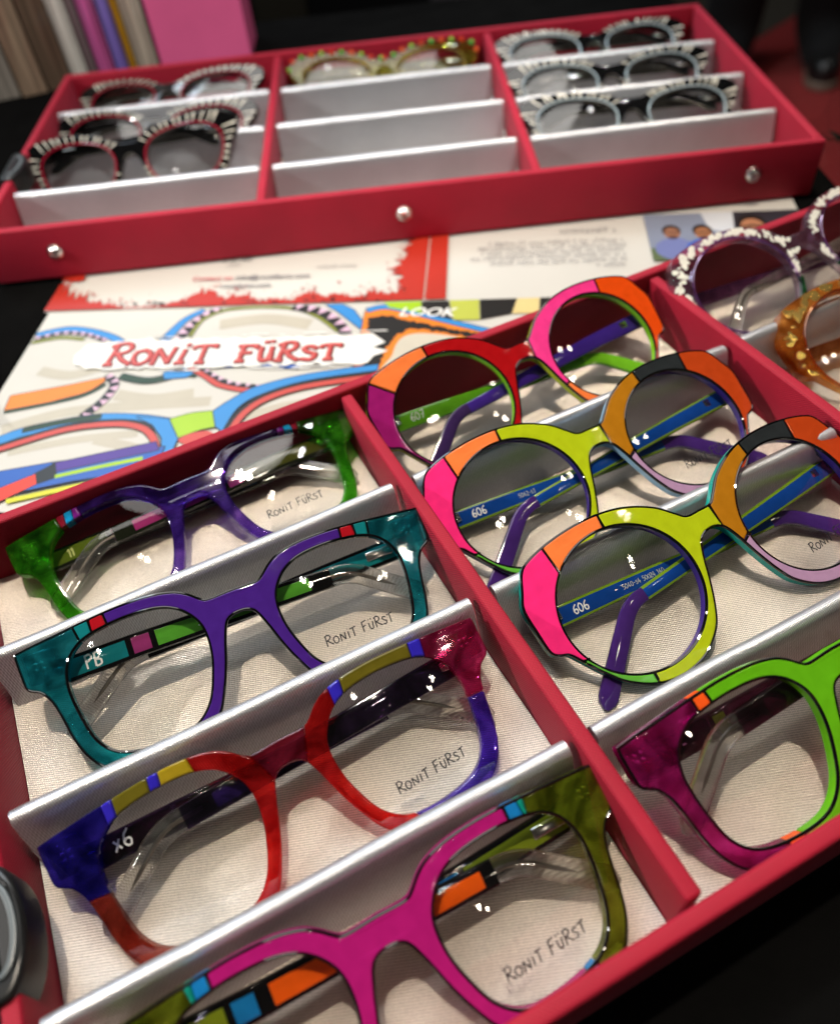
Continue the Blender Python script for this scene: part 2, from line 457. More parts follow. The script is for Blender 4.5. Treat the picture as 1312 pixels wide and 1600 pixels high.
# --- handwritten stroke letters (unit height)
ST = {
 'R': (.62, [[(.05, 0), (.10, .98)], [(.0, .90), (.30, 1.0), (.52, .82), (.42, .60), (.10, .50)], [(.18, .50), (.40, .25), (.66, .02)]]),
 'O': (.58, [[(.30, .66), (.10, .55), (.04, .30), (.16, .06), (.36, .03), (.52, .25), (.50, .52), (.30, .66)]]),
 'N': (.66, [[(.05, 0), (.10, .68)], [(.10, .68), (.50, .05)], [(.50, .05), (.58, .72)]]),
 'I': (.28, [[(.12, .02), (.14, .66)], [(.15, .86), (.17, .90)]]),
 'T': (.58, [[(.0, .78), (.56, .86)], [(.30, .82), (.26, .0)]]),
 'F': (.56, [[(.06, 0), (.10, .98)], [(.04, .94), (.54, 1.04)], [(.10, .52), (.42, .58)]]),
 'U': (.56, [[(.06, .70), (.08, .25), (.22, .04), (.40, .14), (.46, .70)], [(.12, .90), (.17, 1.02)], [(.36, .92), (.41, 1.04)]]),
 'S': (.50, [[(.46, .66), (.24, .74), (.10, .60), (.22, .42), (.42, .28), (.34, .06), (.06, .06)]]),
 ' ': (.40, []),
 '0': (.55, [[(.26, .95), (.06, .7), (.06, .25), (.26, .02), (.46, .25), (.46, .7), (.26, .95)]]),
 '2': (.5, [[(.05, .75), (.2, .95), (.42, .8), (.35, .5), (.05, .02), (.48, .04)]]),
 '3': (.5, [[(.06, .9), (.42, .92), (.2, .58), (.45, .38), (.32, .06), (.04, .1)]]),
 '4': (.55, [[(.32, .98), (.04, .32), (.5, .34)], [(.36, .6), (.34, .0)]]),
 '5': (.5, [[(.45, .95), (.12, .95), (.08, .56), (.36, .6), (.44, .3), (.26, .02), (.04, .08)]]),
 '6': (.52, [[(.42, .98), (.16, .7), (.05, .3), (.2, .02), (.42, .1), (.42, .38), (.22, .46), (.07, .3)]]),
 '7': (.5, [[(.04, .94), (.48, .96), (.2, .0)], [(.12, .5), (.42, .54)]]),
 '1': (.3, [[(.04, .75), (.18, .95), (.18, 0)]]),
 '-': (.4, [[(.05, .45), (.33, .45)]]),
 'P': (.55, [[(.06, 0), (.08, .95)], [(.02, .92), (.4, .95), (.46, .66), (.08, .45)]]),
 'B': (.55, [[(.06, 0), (.08, .95)], [(.02, .94), (.38, .9), (.36, .58), (.1, .5), (.44, .4), (.4, .08), (.06, 0)]]),
 'X': (.5, [[(.04, .6), (.42, .05)], [(.42, .62), (.02, .0)]]),
 'q': (.5, [[(.05, .1), (.45, .1), (.45, .75), (.05, .75), (.05, .1)]]),
}
def strokes(txt, h, origin, ang=0., jitter=.02, rnd=None, spacing=.08):
    """list of 2D polylines in same unit as h"""
    rnd = rnd or random
    x = 0; out = []
    ca, sa = math.cos(ang), math.sin(ang)
    for ch in txt:
        w, ss = ST.get(ch, ST[' '])
        for s in ss:
            pts = catmull(s, False, 4) if len(s) > 2 else s
            q = []
            for (a, b) in pts:
                a2 = (x + a + rnd.uniform(-jitter, jitter)) * h; b2 = (b + rnd.uniform(-jitter, jitter)) * h
                q.append((origin[0] + a2 * ca - b2 * sa, origin[1] + a2 * sa + b2 * ca))
            out.append(q)
        x += w + spacing
    return out
def letter_mesh(lines, r, zf, rz=None):
    """lines in mm, r mm, zf(x,y) -> mm"""
    parts = []
    for q in lines:
        parts.append(tube([(a * .001, b * .001, zf(a, b) * .001) for a, b in q], r * .001, (rz or r * .4) * .001, False, 6))
    V, F = join(parts)
    return mesh_from('lettering', V, F)

# ------------------------------------------------------------------ spectacle shapes (half outlines, mm)
def mirror_full(half):
    """half outline from top centre (x=0) round the right side to bottom centre"""
    right = half
    left = [((-p[0], p[1]) + tuple(p[2:])) for p in half[::-1] if p[0] > 1e-6]
    return right + left
class Shape:
    def __init__(s, lens, outer):
        L = ccw(catmull(lens, True, 8))
        s.R = resample(L, 1.1)
        s.L = ccw([(-x, y) for x, y in s.R])
        s.O = ccw(resample(catmull(mirror_full(outer), True, 8), 1.1))
        s.c = (sum(p[0] for p in s.R) / len(s.R), sum(p[1] for p in s.R) / len(s.R))
SH_A = Shape([(12.6, 6), (14.2, 11.2), (18.5, 16.2), (25, 19.2), (35, 20.1), (45, 19.3), (51, 17.5), (55.5, 13.8), (57.9, 8), (58.1, 1.5), (57, -6), (55, -13.5), (51, -18.8), (45, -21.5), (36, -22.6), (28, -22.2), (22.5, -20), (18, -15.3), (14.8, -8), (12.9, -1)],
             [(0, 16.2), (8.3, 16.0), (10.8, 17.2), (14, 20), (18, 22.3), (25, 23.9), (35, 24.4), (46, 23.9), (60, 22.7), (70.2, 21.7), (71.4, 20.8), (71.2, 14), (70.8, 9.7), (69.3, 8.1), (66.8, 6.6), (64.6, 3), (63.2, -2), (61.6, -10.5), (59.3, -17.2), (55, -23), (48, -26.3), (38, -27.3), (28, -26.8), (20.5, -24.2), (16, -20.3), (12.2, -13), (9.6, -6.5), (7.2, 1), (5, 6.3), (2.8, 7.9), (0, 8.3)])
SH_B = Shape([(38.3 + 26 * math.cos(2 * math.pi * k / 24), 25 * math.sin(2 * math.pi * k / 24)) for k in range(24)],
             [(0, 14.9), (5.4, 15.1), (8.6, 17.8), (14.5, 23.2), (24, 28), (34, 30.2), (45, 30.5), (55, 29.4), (63.5, 27.2), (67.3, 24.6), (70.5, 18.6), (72.8, 13.4), (72.6, 5), (72, -2.6), (70, -4.9), (67, -6.2), (64.6, -9.5), (59.5, -17), (54.5, -22.8), (46, -28), (36.5, -29.7), (26.5, -27.8), (18.4, -22.4), (14.3, -16.2), (10.6, -7.5), (8, 0), (5.6, 5), (3, 7), (0, 7.5)])
SH_D = Shape([(10.5, 4), (15, 12), (25, 16.5), (38, 18.5), (50, 17.5), (58.5, 12), (59.5, 3), (55, -8), (45, -15.5), (33, -17.5), (20, -14), (12.5, -6)],
             [(0, 13.5), (6, 14), (14, 18.2), (26, 22.3), (40, 24.5), (54, 25), (64, 24.2), (70.5, 20), (70, 12), (65.5, 5), (61, -8), (52, -17.5), (40, -22), (30, -22.5), (18, -19), (11, -11), (6.5, 0), (3.5, 5.5), (0, 6.8)])

def near(P, q):
    return min(range(len(P)), key=lambda i: (P[i][0] - q[0]) ** 2 + (P[i][1] - q[1]) ** 2)
def path_on(P, a, b, via=None):
    ia, ib = near(P, a), near(P, b); n = len(P)
    f = [P[(ia + k) % n] for k in range(((ib - ia) % n) + 1)]
    g = [P[(ia - k) % n] for k in range(((ia - ib) % n) + 1)]
    if via is not None:
        d = lambda Q: min((x - via[0]) ** 2 + (y - via[1]) ** 2 for x, y in Q)
        return f if d(f) < d(g) else g
    return f if len(f) <= len(g) else g
def ring_panel(sh, side, c1, c2, via_o=None, via_i=None):
    """panel on one rim between two cuts; a cut is (outer point, inner point)"""
    I = sh.R if side == 'R' else sh.L
    o = path_on(sh.O, c1[0], c2[0], via_o)
    i = path_on(I, c2[1], c1[1], via_i)
    return o + i
def bridge_panel(sh, cl, cr, ll, lr, top_via=(0, 16), arch_via=(0, 8)):
    """panel over the bridge. cl/cr upper cuts left/right, ll/lr lower cuts"""
    P = path_on(sh.O, cl[0], cr[0], top_via)
    P += path_on(sh.R, cr[1], lr[1], (13, 0))
    P += path_on(sh.O, lr[0], ll[0], arch_via)
    P += path_on(sh.L, ll[1], cl[1], (-13, 0))
    return P
def front_cut_line(cut):
    (a, b) = cut
    n = 5
    return [(a[0] + (b[0] - a[0]) * k / n, a[1] + (b[1] - a[1]) * k / n) for k in range(n + 1)]

FT = 1.1     # thickness of the coloured front layer, mm
def lens_z(sh, x, y, front=True):
    s = 1 if x > 0 else -1
    dx = (x - s * sh.c[0]) / 28.; dy = (y - sh.c[1]) / 28.
    r2 = dx * dx + dy * dy
    return bend(x, -1.2) + (1.5 if front else 1.0) * (1 - r2) - (0 if front else 1.3)
def make_lens(sh, side):
    P = sh.R if side == 'R' else sh.L
    c = (sh.c[0] * (1 if side == 'R' else -1), sh.c[1])
    P = offset(P, -.15) if area2(P) > 0 else offset(P, .15)
    n = len(P); rings = 7
    V = []; F = []
    for front in (True, False):
        b = len(V)
        V.append((c[0], c[1], lens_z(sh, *c, front)))
        for r in range(1, rings + 1):
            k = r / rings
            for x, y in P:
                xx = c[0] + (x - c[0]) * k; yy = c[1] + (y - c[1]) * k
                V.append((xx, yy, lens_z(sh, xx, yy, front)))
        for i in range(n):
            j = (i + 1) % n
            F.append((b, b + 1 + i, b + 1 + j) if front else (b, b + 1 + j, b + 1 + i))
            for r in range(rings - 1):
                q = (b + 1 + r * n + i, b + 1 + (r + 1) * n + i, b + 1 + (r + 1) * n + j, b + 1 + r * n + j)
                F.append(q if front else q[::-1])
    V = [(x * .001, y * .001, z * .001) for x, y, z in V]
    return mesh_from('lens', V, F)

def temple_path(sx, hy, slope, z0, z1, straight, tip, bendang, x0=67.5, tz=None, curl=0.0):
    """points every ~2 mm of the folded temple's centre line (mm) and direction angle"""
    P = []; x, y = sx * x0, hy
    a = -slope; s = 0; step = 2.0
    total = straight + tip
    while s <= total + 1e-6:
        f = s / total
        if s <= straight:
            z = z0 + (z1 - z0) * min(1, s / 30.)
        else:
            q = (s - straight) / tip
            z = z1 + ((tz if tz is not None else z1) - z1) * q
        P.append((x, y, z, a, s))
        if s > straight: a = -slope - bendang * min(1, (s - straight) / 11.) - curl * max(0, (s - straight - 11) / tip)
        x += -sx * math.cos(a) * step; y += math.sin(a) * step
        s += step
    return P
def temple_mesh(P, s0, s1, hf, th, sx, inset=0.0, proud=0.0):
    """rounded-rectangle sweep between arc lengths s0..s1; hf(s) half height, th half thickness"""
    V = []; F = []; rows = []
    for (x, y, z, a, s) in P:
        if s < s0 - 1e-6 or s > s1 + 1e-6: continue
        dx, dy = -sx * math.cos(a), math.sin(a)
        nx, ny = -dy, dx
        if ny < 0: nx, ny = -nx, -ny
        h = max(.3, hf(s) - inset); t = th + proud
        r = min(.9, h * .6, t * .8)
        sec = []
        for cx_, cz_, a0 in ((h - r, t - r, 0), (-(h - r), t - r, 90), (-(h - r), -(t - r), 180), (h - r, -(t - r), 270)):
            for k in range(3):
                an = math.radians(a0 + 45 * k)
                sec.append((cx_ + r * math.cos(an), cz_ + r * math.sin(an)))
        rows.append([(x + nx * u, y + ny * u, z + w) for u, w in sec])
    m = 12
    for r in rows: V += r
    for i in range(len(rows) - 1):
        for k in range(m):
            l = (k + 1) % m
            F.append((i * m + k, (i + 1) * m + k, (i + 1) * m + l, i * m + l))
    F.append(tuple(range(m))); F.append(tuple((len(rows) - 1) * m + k for k in range(m))[::-1])
    me = mesh_from('temple', [(x * .001, y * .001, z * .001) for x, y, z in V], F)
    fix_normals(me)
    return me

def pose_matrix(p, base=None):
    x, y, z, yaw, tau, roll = p
    cy, sy = math.cos(yaw), math.sin(yaw)
    ex = Vector((cy, sy, 0)); h = Vector((-sy, cy, 0))
    ey = math.cos(tau) * h + math.sin(tau) * Vector((0, 0, 1)); ez = ex.cross(ey)
    c, s = math.cos(roll), math.sin(roll)
    ex2 = c * ex + s * ez; ez2 = -s * ex + c * ez
    m = Matrix.Identity(4)
    for i in range(3):
        m[i][0], m[i][1], m[i][2], m[i][3] = ex2[i], ey[i], ez2[i], (x, y, z)[i]
    return (base @ m) if base is not None else m

def make_glasses(name, label, pose, sh, back, panels=(), cuts=(), outline=True, walls=None, temples=(), lens_text=None,
                 hinge_mat=None, group=None, base=None, end_blocks=None, thick=3.7, inner_rim=None, cat='glasses', lenses=True, solid=False, size=1.0):
    root = empty(name, pose_matrix(pose, base) @ Matrix.Diagonal((size, size, size, 1)))
    tag(root, label, cat, group)
    top = FT if panels else 0.0
    mats = [back] + (list(walls[0]) if walls else [])
    if solid:
        P, mat = panels[-1]
        fr = link('frame_front', extrude([offset(ccw(resample(ccw(P), 1.0)), .04)], -thick, FT, .85, .5, seg=4), mat, root)
    else:
        me = extrude([sh.O, sh.R, sh.L], -thick, 0.0 if panels else FT, .1 if panels else .8, .5, walls[1] if walls else None)
        fr = link('frame_front', me, mats, root)
    for P, mat in panels[:-1] if solid else ():
        P = resample(ccw(P), 1.0)
        link('colour_panel', extrude([offset(P, .04)], -thick, FT, .75, .4, seg=4), mat, fr)
    for P, mat in () if solid else panels:
        P = ccw(P)
        P = resample(P, 1.0)
        me = extrude([offset(P, .30)], 0.03, FT, .50, .05)
        link('colour_panel', me, mat, fr)
    if outline:
        parts = []
        om = outline if not isinstance(outline, bool) else BLACK
        for C, ins in ((sh.O, .22), (ccw(sh.R), -.22), (ccw(sh.L), -.22)):
            Q = offset(C, ins)
            parts.append(tube([(x * .001, y * .001, bend(x, FT * .50) * .001) for x, y in Q], .00052, .00066, True, 8))
        for c in cuts:
            parts.append(tube([(x * .001, y * .001, bend(x, FT - .26) * .001) for x, y in front_cut_line(c)], .00050, .0003, False, 6))
        V, F = join(parts)
        link('black_outline', mesh_from('outline', V, F), om, fr)
    if inner_rim:
        for side in 'LR':
            C = sh.R if side == 'R' else sh.L
            Q = offset(C, -.5)
            V, F = tube([(x * .001, y * .001, bend(x, FT * .8) * .001) for x, y in Q], .00055, .0008, True, 8)
            link('inner_rim', mesh_from('rim', V, F), inner_rim, fr)
    for side in ('L', 'R') if lenses else ():
        lo = link('lens', make_lens(sh, side), LENS, root)
        if side == 'R' and lens_text:
            txt, h, org, ang = lens_text
            me = letter_mesh(strokes(txt, h, org, ang), .21, lambda x, y: lens_z(sh, x, y) + .06, .05)
            link('lens_lettering', me, simple('lettering_ink', (.015, .015, .018), .4), lo)
    # end blocks + hinges
    if end_blocks:
        x0, x1, y0, y1, mL, mR = end_blocks
        for sx, mm_ in ((-1, mL), (1, mR)):
            xa, xb = sorted((sx * x0, sx * x1))
            zz = -BEND * x0 * x0 - thick
            box('end_block', (xa * .001, y0 * .001, (zz - 4.6) * .001), (xb * .001, y1 * .001, (zz - .05) * .001), mm_, root, .0011, 3)
    if end_blocks:
        for sx in (-1, 1):
            V = []; F = []
            for k_, (a_, b_) in enumerate(((64.6, 14.6), (64.6, 16.6), (66.6, 14.6), (66.6, 16.6))):
                st = len(V)
                for r_, z_ in ((.6, -.4), (.6, .1), (.4, .35), (.1, .45)):
                    V += [((sx * a_ + r_ * math.cos(q_ * .7854)) * .001, (b_ + r_ * math.sin(q_ * .7854)) * .001, (bend(a_, -thick + .5) + z_) * .001) for q_ in range(8)]
                for l_ in range(3):
                    for q_ in range(8):
                        F.append((st + l_ * 8 + q_, st + l_ * 8 + (q_ + 1) % 8, st + (l_ + 1) * 8 + (q_ + 1) % 8, st + (l_ + 1) * 8 + q_))
                F.append(tuple(st + 24 + q_ for q_ in range(8)))
            link('hinge_rivets', mesh_from('rivets', V, F), METAL, root)
    for t in temples:
        sx = t['sx']
        P = temple_path(sx, t['hy'], math.radians(t.get('slope', 3)), t['z0'], t['z1'], t.get('straight', 98), t.get('tip', 42), math.radians(t.get('bend', 36)), t.get('x0', 66.5), t.get('tz'), math.radians(t.get('curl', 0)))
        st = t.get('straight', 98); tot = st + t.get('tip', 42)
        h0, h1, h2 = t.get('h', (4.4, 3.6, 3.6))
        def hf(s, st=st, tot=tot, h0=h0, h1=h1, h2=h2):
            if s < st: v = h0 + (h1 - h0) * (s / st)
            else:
                q = (s - st) / (tot - st); v = h1 + (h2 - h1) * min(1, q * 1.2)
            e = tot - s
            if e < 5: v *= math.sqrt(max(.05, 1 - (1 - e / 5) ** 2))
            return v
        tipm = t.get('tip_from', st)
        th = t.get('th', 1.6)
        tp = link('temple', temple_mesh(P, 0, tipm, hf, th, sx), t['base'], root)
        link('temple_tip', temple_mesh(P, tipm, tot, hf, th * .95, sx), t['tipmat'], tp)
        for (a, b, mm_) in t.get('segs', ()):
            link('colour_segment', temple_mesh(P, a, b, hf, th, sx, inset=t.get('edge', .85), proud=.14), mm_, tp)
        # wire core inside clear tips
        if t['tipmat'] is CLEAR:
            Q = [p for p in P if tipm - 6 <= p[4] <= tipm + 24]
            V, F = tube([(p[0] * .001, p[1] * .001, p[2] * .001) for p in Q], .00065, .0004, False, 6, lambda f: 1 if f < .85 else max(.1, (1 - f) / .15))
            link('core_wire', mesh_from('wire', V, F), simple('core_steel', (.20, .17, .14), .3, .9), tp)
        hx, hyy, hz = P[0][0], P[0][1], P[0][2]
        hs_, hl_ = (4, 3.2) if sx < 0 else (13.5, 5.0)
        box('hinge', ((hx - sx * hs_ - hl_) * .001, (hyy - 1.6) * .001, (hz + 1.0) * .001), ((hx - sx * hs_ + hl_) * .001, (hyy + 1.6) * .001, (hz + 3.2) * .001), METAL, tp, .0004)
        for (txt, h, s_at, dy, r, col) in t.get('text', ()):
            k = min(range(len(P)), key=lambda i: abs(P[i][4] - s_at))
            px, py, pz, pa, _ = P[k]
            # text reads left to right in local +x
            ang = pa if sx < 0 else -pa
            me = letter_mesh(strokes(txt, h, (px, py + dy), ang), r, lambda x, y: min(P, key=lambda q: abs(q[0] - x))[2] + th + .22, .05)
            link('temple_marking', me, col, tp)
    return root

# ------------------------------------------------------------------ setting: table and floor
W, D, H, HD, T = 0.48, 0.2335, 0.0318, 0.0299, 0.005
U = (0.16186, 0.31971)
SEPS = (0.17533, 0.11515, 0.05766)
HS = 0.0273
BTH = -0.39315
B_ORG = (0.03389, 0.46457)
BASE_B = Matrix.Translation((B_ORG[0], B_ORG[1], 0)) @ Matrix.Rotation(BTH, 4, 'Z')

def table():
    root = empty('display_table', loc=(0.2, 0.2, -0.75))
    tag(root, 'black cloth covered display table under both red trays', 'table')
    ang = Matrix.Rotation(BTH, 4, 'Z')
    inv = root.matrix_world.inverted() if False else Matrix.Translation((-0.2, -0.2, 0.75))
    # cloth top with slightly uneven surface, drape as side skirts
    nx, ny = 60, 60
    x0, x1, y0, y1 = -0.75, 0.50, -0.75, 0.42
    V = []; F = []
    for j in range(ny + 1):
        for i in range(nx + 1):
            x = x0 + (x1 - x0) * i / nx; y = y0 + (y1 - y0) * j / ny
            p = Matrix.Translation((B_ORG[0], B_ORG[1], 0)) @ ang @ Vector((x, y, 0))
            V.append(tuple(inv @ Vector((p.x, p.y, -0.0022 + .0004 * math.sin(37 * p.x) * math.cos(29 * p.y)))))
    for j in range(ny):
        for i in range(nx):
            a = j * (nx + 1) + i
            F.append((a, a + 1, a + nx + 2, a + nx + 1))
    link('cloth_top', mesh_from('cloth_top', V, F), DARKCLOTH, root)
    # skirts with soft folds
    def skirt(pts):
        V = []; F = []; n = len(pts)
        for k, z in enumerate((-.0026, -.02, -.25, -.5, -.748)):
            for i, (x, y, nx_, ny_) in enumerate(pts):
                f = .012 * k / 4 * math.sin(i * 1.7) + .004 * k
                p = Matrix.Translation((B_ORG[0], B_ORG[1], 0)) @ ang @ Vector((x + nx_ * f, y + ny_ * f, z))
                V.append(tuple(inv @ p))
        for k in range(4):
            for i in range(n - 1):
                F.append((k * n + i, k * n + i + 1, (k + 1) * n + i + 1, (k + 1) * n + i))
        link('cloth_skirt', mesh_from('skirt', V, F), DARKCLOTH, root)
    m = 50
    skirt([(x1, y0 + (y1 - y0) * i / m, 1, 0) for i in range(m + 1)])
    skirt([(x0 + (x1 - x0) * i / m, y1, 0, 1) for i in range(m + 1)])
table()

def sheet(name, pts, z, mat, kind='structure', label=None):
    me = mesh_from(name, [(x, y, z) for x, y in pts], [tuple(range(len(pts)))], False)
    o = link(name, me, mat)
    tag(o, label, None, None, kind)
    return o
FLOORM = cloth_mat('dark_carpet', (0.028, 0.022, 0.013), rough=.95, sheen=.1, scale=900, var=.5, bump=.4)
CARPETM = cloth_mat('red_carpet', (0.24, 0.010, 0.009), rough=.95, sheen=.15, scale=900, var=.35, bump=.4)
sheet('floor', [(-6, -4), (9, -4), (9, 11), (-6, 11)], -.75, FLOORM)
sheet('red_carpet', [(1.1, -1.5), (3.2, -1.5), (3.2, 2.34), (2.26, 2.02), (1.6, 1.77), (1.1, 1.5)], -.746, CARPETM)

# ------------------------------------------------------------------ trays
def separator_mesh(x0, x1, ytop, zb, zt, lean, th, seed):
    rnd = random.Random(seed)
    prof = []
    nseg = 7
    r = th / 2
    L_ = math.hypot(lean, zt - zb)
    dy, dz = lean / L_, (zt - zb) / L_      # along the board, upwards
    ny_, nz_ = -dz, dy                      # towards the viewer (front)
    cy, cz = ytop - dy * r, zt - dz * r
    by, bz = ytop - lean, zb
    for k in range(5):
        f = k / 5
        prof.append((by + (cy - by) * f + ny_ * r, bz + (cz - bz) * f + nz_ * r))
    for k in range(nseg + 1):
        a = math.pi * k / nseg
        prof.append((cy + ny_ * r * math.cos(a) + dy * r * math.sin(a), cz + nz_ * r * math.cos(a) + dz * r * math.sin(a)))
    for k in range(4, -1, -1):
        f = k / 5
        prof.append((by + (cy - by) * f - ny_ * r, bz + (cz - bz) * f - nz_ * r))
    n = 40; m = len(prof); V = []; F = []
    ph = rnd.uniform(0, 6); amp = rnd.uniform(.0001, .0003)
    for i in range(n + 1):
        f = i / n
        x = x0 + (x1 - x0) * f
        e = min(f, 1 - f) * (x1 - x0)
        end = 1 - max(0, 1 - e / .0012) * .25
        for (y, z) in prof:
            hgt = (z - zb) / (zt - zb)
            bow = amp * math.sin(3.3 * f * math.pi + ph) * hgt
            wob = .00004 * math.sin(31 * f + ph * 2) * hgt
            V.append((x, y + bow + wob, zb + (z - zb) * (1 - (1 - end) * .04) + .00015 * math.sin(5 * f + ph) * hgt))
    for i in range(n):
        for k in range(m - 1):
            F.append((i * m + k, (i + 1) * m + k, (i + 1) * m + k + 1, i * m + k + 1))
    F.append(tuple(range(m))); F.append(tuple(n * m + k for k in range(m))[::-1])
    me = mesh_from('separator', V, F, True, 50)
    fix_normals(me)
    return me
def lining_mesh(x0, x1, y0, y1, seed):
    rnd = random.Random(seed)
    nx, ny = 44, 64
    ph = [rnd.uniform(0, 6.28) for _ in range(8)]
    V = []; F = []
    for j in range(ny + 1):
        for i in range(nx + 1):
            u = i / nx; v = j / ny
            x = x0 + (x1 - x0) * u; y = y0 + (y1 - y0) * v
            z = .0046 + .00055 * math.sin(60 * x + 35 * y + ph[0] + 1.3 * math.sin(40 * y + ph[3])) + .00035 * math.sin(-80 * x + 70 * y + ph[1]) + .00016 * math.sin(190 * x + 120 * y + ph[2])
            e = min(u, 1 - u, v, 1 - v)
            V.append((x, y, z + max(0, .03 - e) * .012))
    for j in range(ny):
        for i in range(nx):
            a = j * (nx + 1) + i
            F.append((a, a + 1, a + nx + 2, a + nx + 1))
    return mesh_from('lining', V, F)
def wall(name, lo, hi, root): return box(name, lo, hi, RED, root, .0012, 3)
def stud(x, root):
    # domed metal snap on the outer front face (faces -y)
    prof = [(.0, -.0002), (.0011, -.0003), (.0014, -.0006), (.0018, -.0019), (.0024, -.0022), (.0031, -.0016), (.0037, -.0008), (.0043, -.0007), (.0046, .0)]
    n = 24; V = []; F = []
    V.append((x, prof[0][1], .0165))
    for r, y in prof[1:]:
        for k in range(n):
            a = 2 * math.pi * k / n
            V.append((x + r * math.cos(a), y, .0165 + r * math.sin(a)))
    for k in range(n):
        l = (k + 1) % n
        F.append((0, 1 + k, 1 + l))
        for q in range(len(prof) - 2):
            F.append((1 + q * n + k, 1 + (q + 1) * n + k, 1 + (q + 1) * n + l, 1 + q * n + l))
    me = mesh_from('snap_stud', V, F); fix_normals(me)
    return link('snap_stud', me, METAL, root)
def grip(root, yc, half=.018):
    """black plastic half-oval finger grip clipped over the left wall"""
    G = simple('black_plastic', (.008, .0085, .009), .32, 0, .5, noise=.2, scale=60)
    pts = []
    n = 22
    for k in range(n + 1):
        a = -math.pi / 2 + math.pi * k / n
        pts.append((.002 + .0075 * math.cos(a), yc + half * math.sin(a)))
    inner = [(.002 + (x - .002) * .62, yc + (y - yc) * .66) for x, y in pts]
    P = pts + [(-.003, yc + half), (-.003, yc - half)]
    loop = [(x * 1000, y * 1000) for x, y in P]
    hole = [(x * 1000, y * 1000) for x, y in inner]
    me = extrude([loop, hole], 19.5, 33.6, 1.8, 1.0, None, False, 4)
    g = link('finger_grip', me, G, root)
    me = extrude([[(x * .98 + .05, y) for x, y in hole]], 21.0, 32.7, .6, .3, None, False, 2)
    link('grip_pad', me, simple('grip_pad_plastic', (.004, .004, .0045), .55), g)
    rim = [(x, y, .0337) for x, y in inner]
    V, F = tube(rim, .0009, .0006, False, 8)
    link('grip_rim', mesh_from('rim', V, F), simple('grey_plastic', (.10, .12, .13), .3), g)

def make_tray(name, label, mat, studs, seed):
    root = empty(name, mat)
    tag(root, label, 'tray', 'red eyewear trays')
    box('base_panel', (.0008, .0008, .0002), (W - .0008, D - .0008, .0034), RED, root, .0004)
    wall('front_wall', (0, 0, 0), (W, T, H), root)
    wall('back_wall', (0, D - T, 0), (W, D, H), root)
    wall('side_wall', (0, T + .0001, 0), (T, D - T - .0001, H - .0002), root)
    wall('side_wall', (W - T, T + .0001, 0), (W, D - T - .0001, H - .0002), root)
    for u in U:
        wall('divider', (u - T / 2, T + .0012, .0035), (u + T / 2, D - T - .0004, HD), root)
    xs = (T, U[0] - T / 2, U[0] + T / 2, U[1] - T / 2, U[1] + T / 2, W - T)
    for c in range(3):
        a, b = xs[2 * c], xs[2 * c + 1]
        link('satin_lining', lining_mesh(a + .0002, b - .0002, T + .0002, D - T - .0002, seed + c), SATIN, root)
        for k, s in enumerate(SEPS):
            link('separator', separator_mesh(a + .0018, b - .0022, s - .0012, .0035, HS, .0065, .0056, seed * 31 + c * 7 + k), SILVER, root)
    if studs:
        for x in (.0405, .2425, .4425):
            stud(x, root)
    grip(root, .081)
    return root
make_tray('eyewear_tray', 'red cloth tray in front, full of colourful round and square glasses', Matrix.Identity(4), False, 11)
make_tray('eyewear_tray', 'red cloth tray behind with three metal snaps on its front wall', BASE_B, True, 23)

# ------------------------------------------------------------------ glasses in the front tray
ac, cl = acetate, clear_acetate
def mir(c): return tuple((-p[0], p[1]) for p in c)
CLEAR = cl('#e8e6e0', .03, '#fbfaf6', .02, .75)
INK_W = simple('white_marking', (.78, .80, .80), .5)
INK_G = simple('grey_marking', (.42, .45, .42), .5)
LT = ('RONIT FURST', 3.7, (23.2, -13.6), 0.0)

def A_temples(base, segsL, segsR, tipL=CLEAR, tipR=CLEAR, first='L', textL=(), textR=(), slope=1.5, th=1.6, hy=11.8):
    zf, zb = -7.6, -11.6
    out = []
    for sx, segs, tp, tx in ((-1, segsL, tipL, textL), (1, segsR, tipR, textR)):
        f = (first == 'L') == (sx < 0)
        out.append(dict(sx=sx, hy=hy, z0=-11.5 if f else -13, z1=zf if f else zb, slope=slope, straight=100, tip=36, bend=36, tz=-7.2 if f else -9.2,
                        base=base, tipmat=tp, segs=segs, text=tx, th=th))
    return out

# teal / purple pair (second row, left column)
TEALC = cl('#10b4c2', .34, '#18b4c4'); TEALS = ac('#0e7276'); PURP = ac('#3f1c78'); REDQ = ac('#a3101c'); GRN = ac('#4f9a2e'); MAGQ = ac('#8a2f68')
c1 = ((51.7, 23.3), (50.8, 18.5)); c2 = ((46.6, 23.6), (46.3, 19.0)); c3 = ((41.3, 24), (41, 19.6)); lo = ((30, -27), (30, -22.3))
pn = []
for s, f in (('L', mir), ('R', lambda c: c)):
    pn += [(ring_panel(SH_A, s, f(c1), f(lo), f(((66, 0),))[0]if False else f(((64, 0), (58, 0)))[0], f(((64, 0), (58, 0)))[1]), TEALC),
           (ring_panel(SH_A, s, f(c2), f(c1)), TEALS), (ring_panel(SH_A, s, f(c3), f(c2)), REDQ)]
pn.append((bridge_panel(SH_A, mir(c3), c3, mir(lo), lo), PURP))
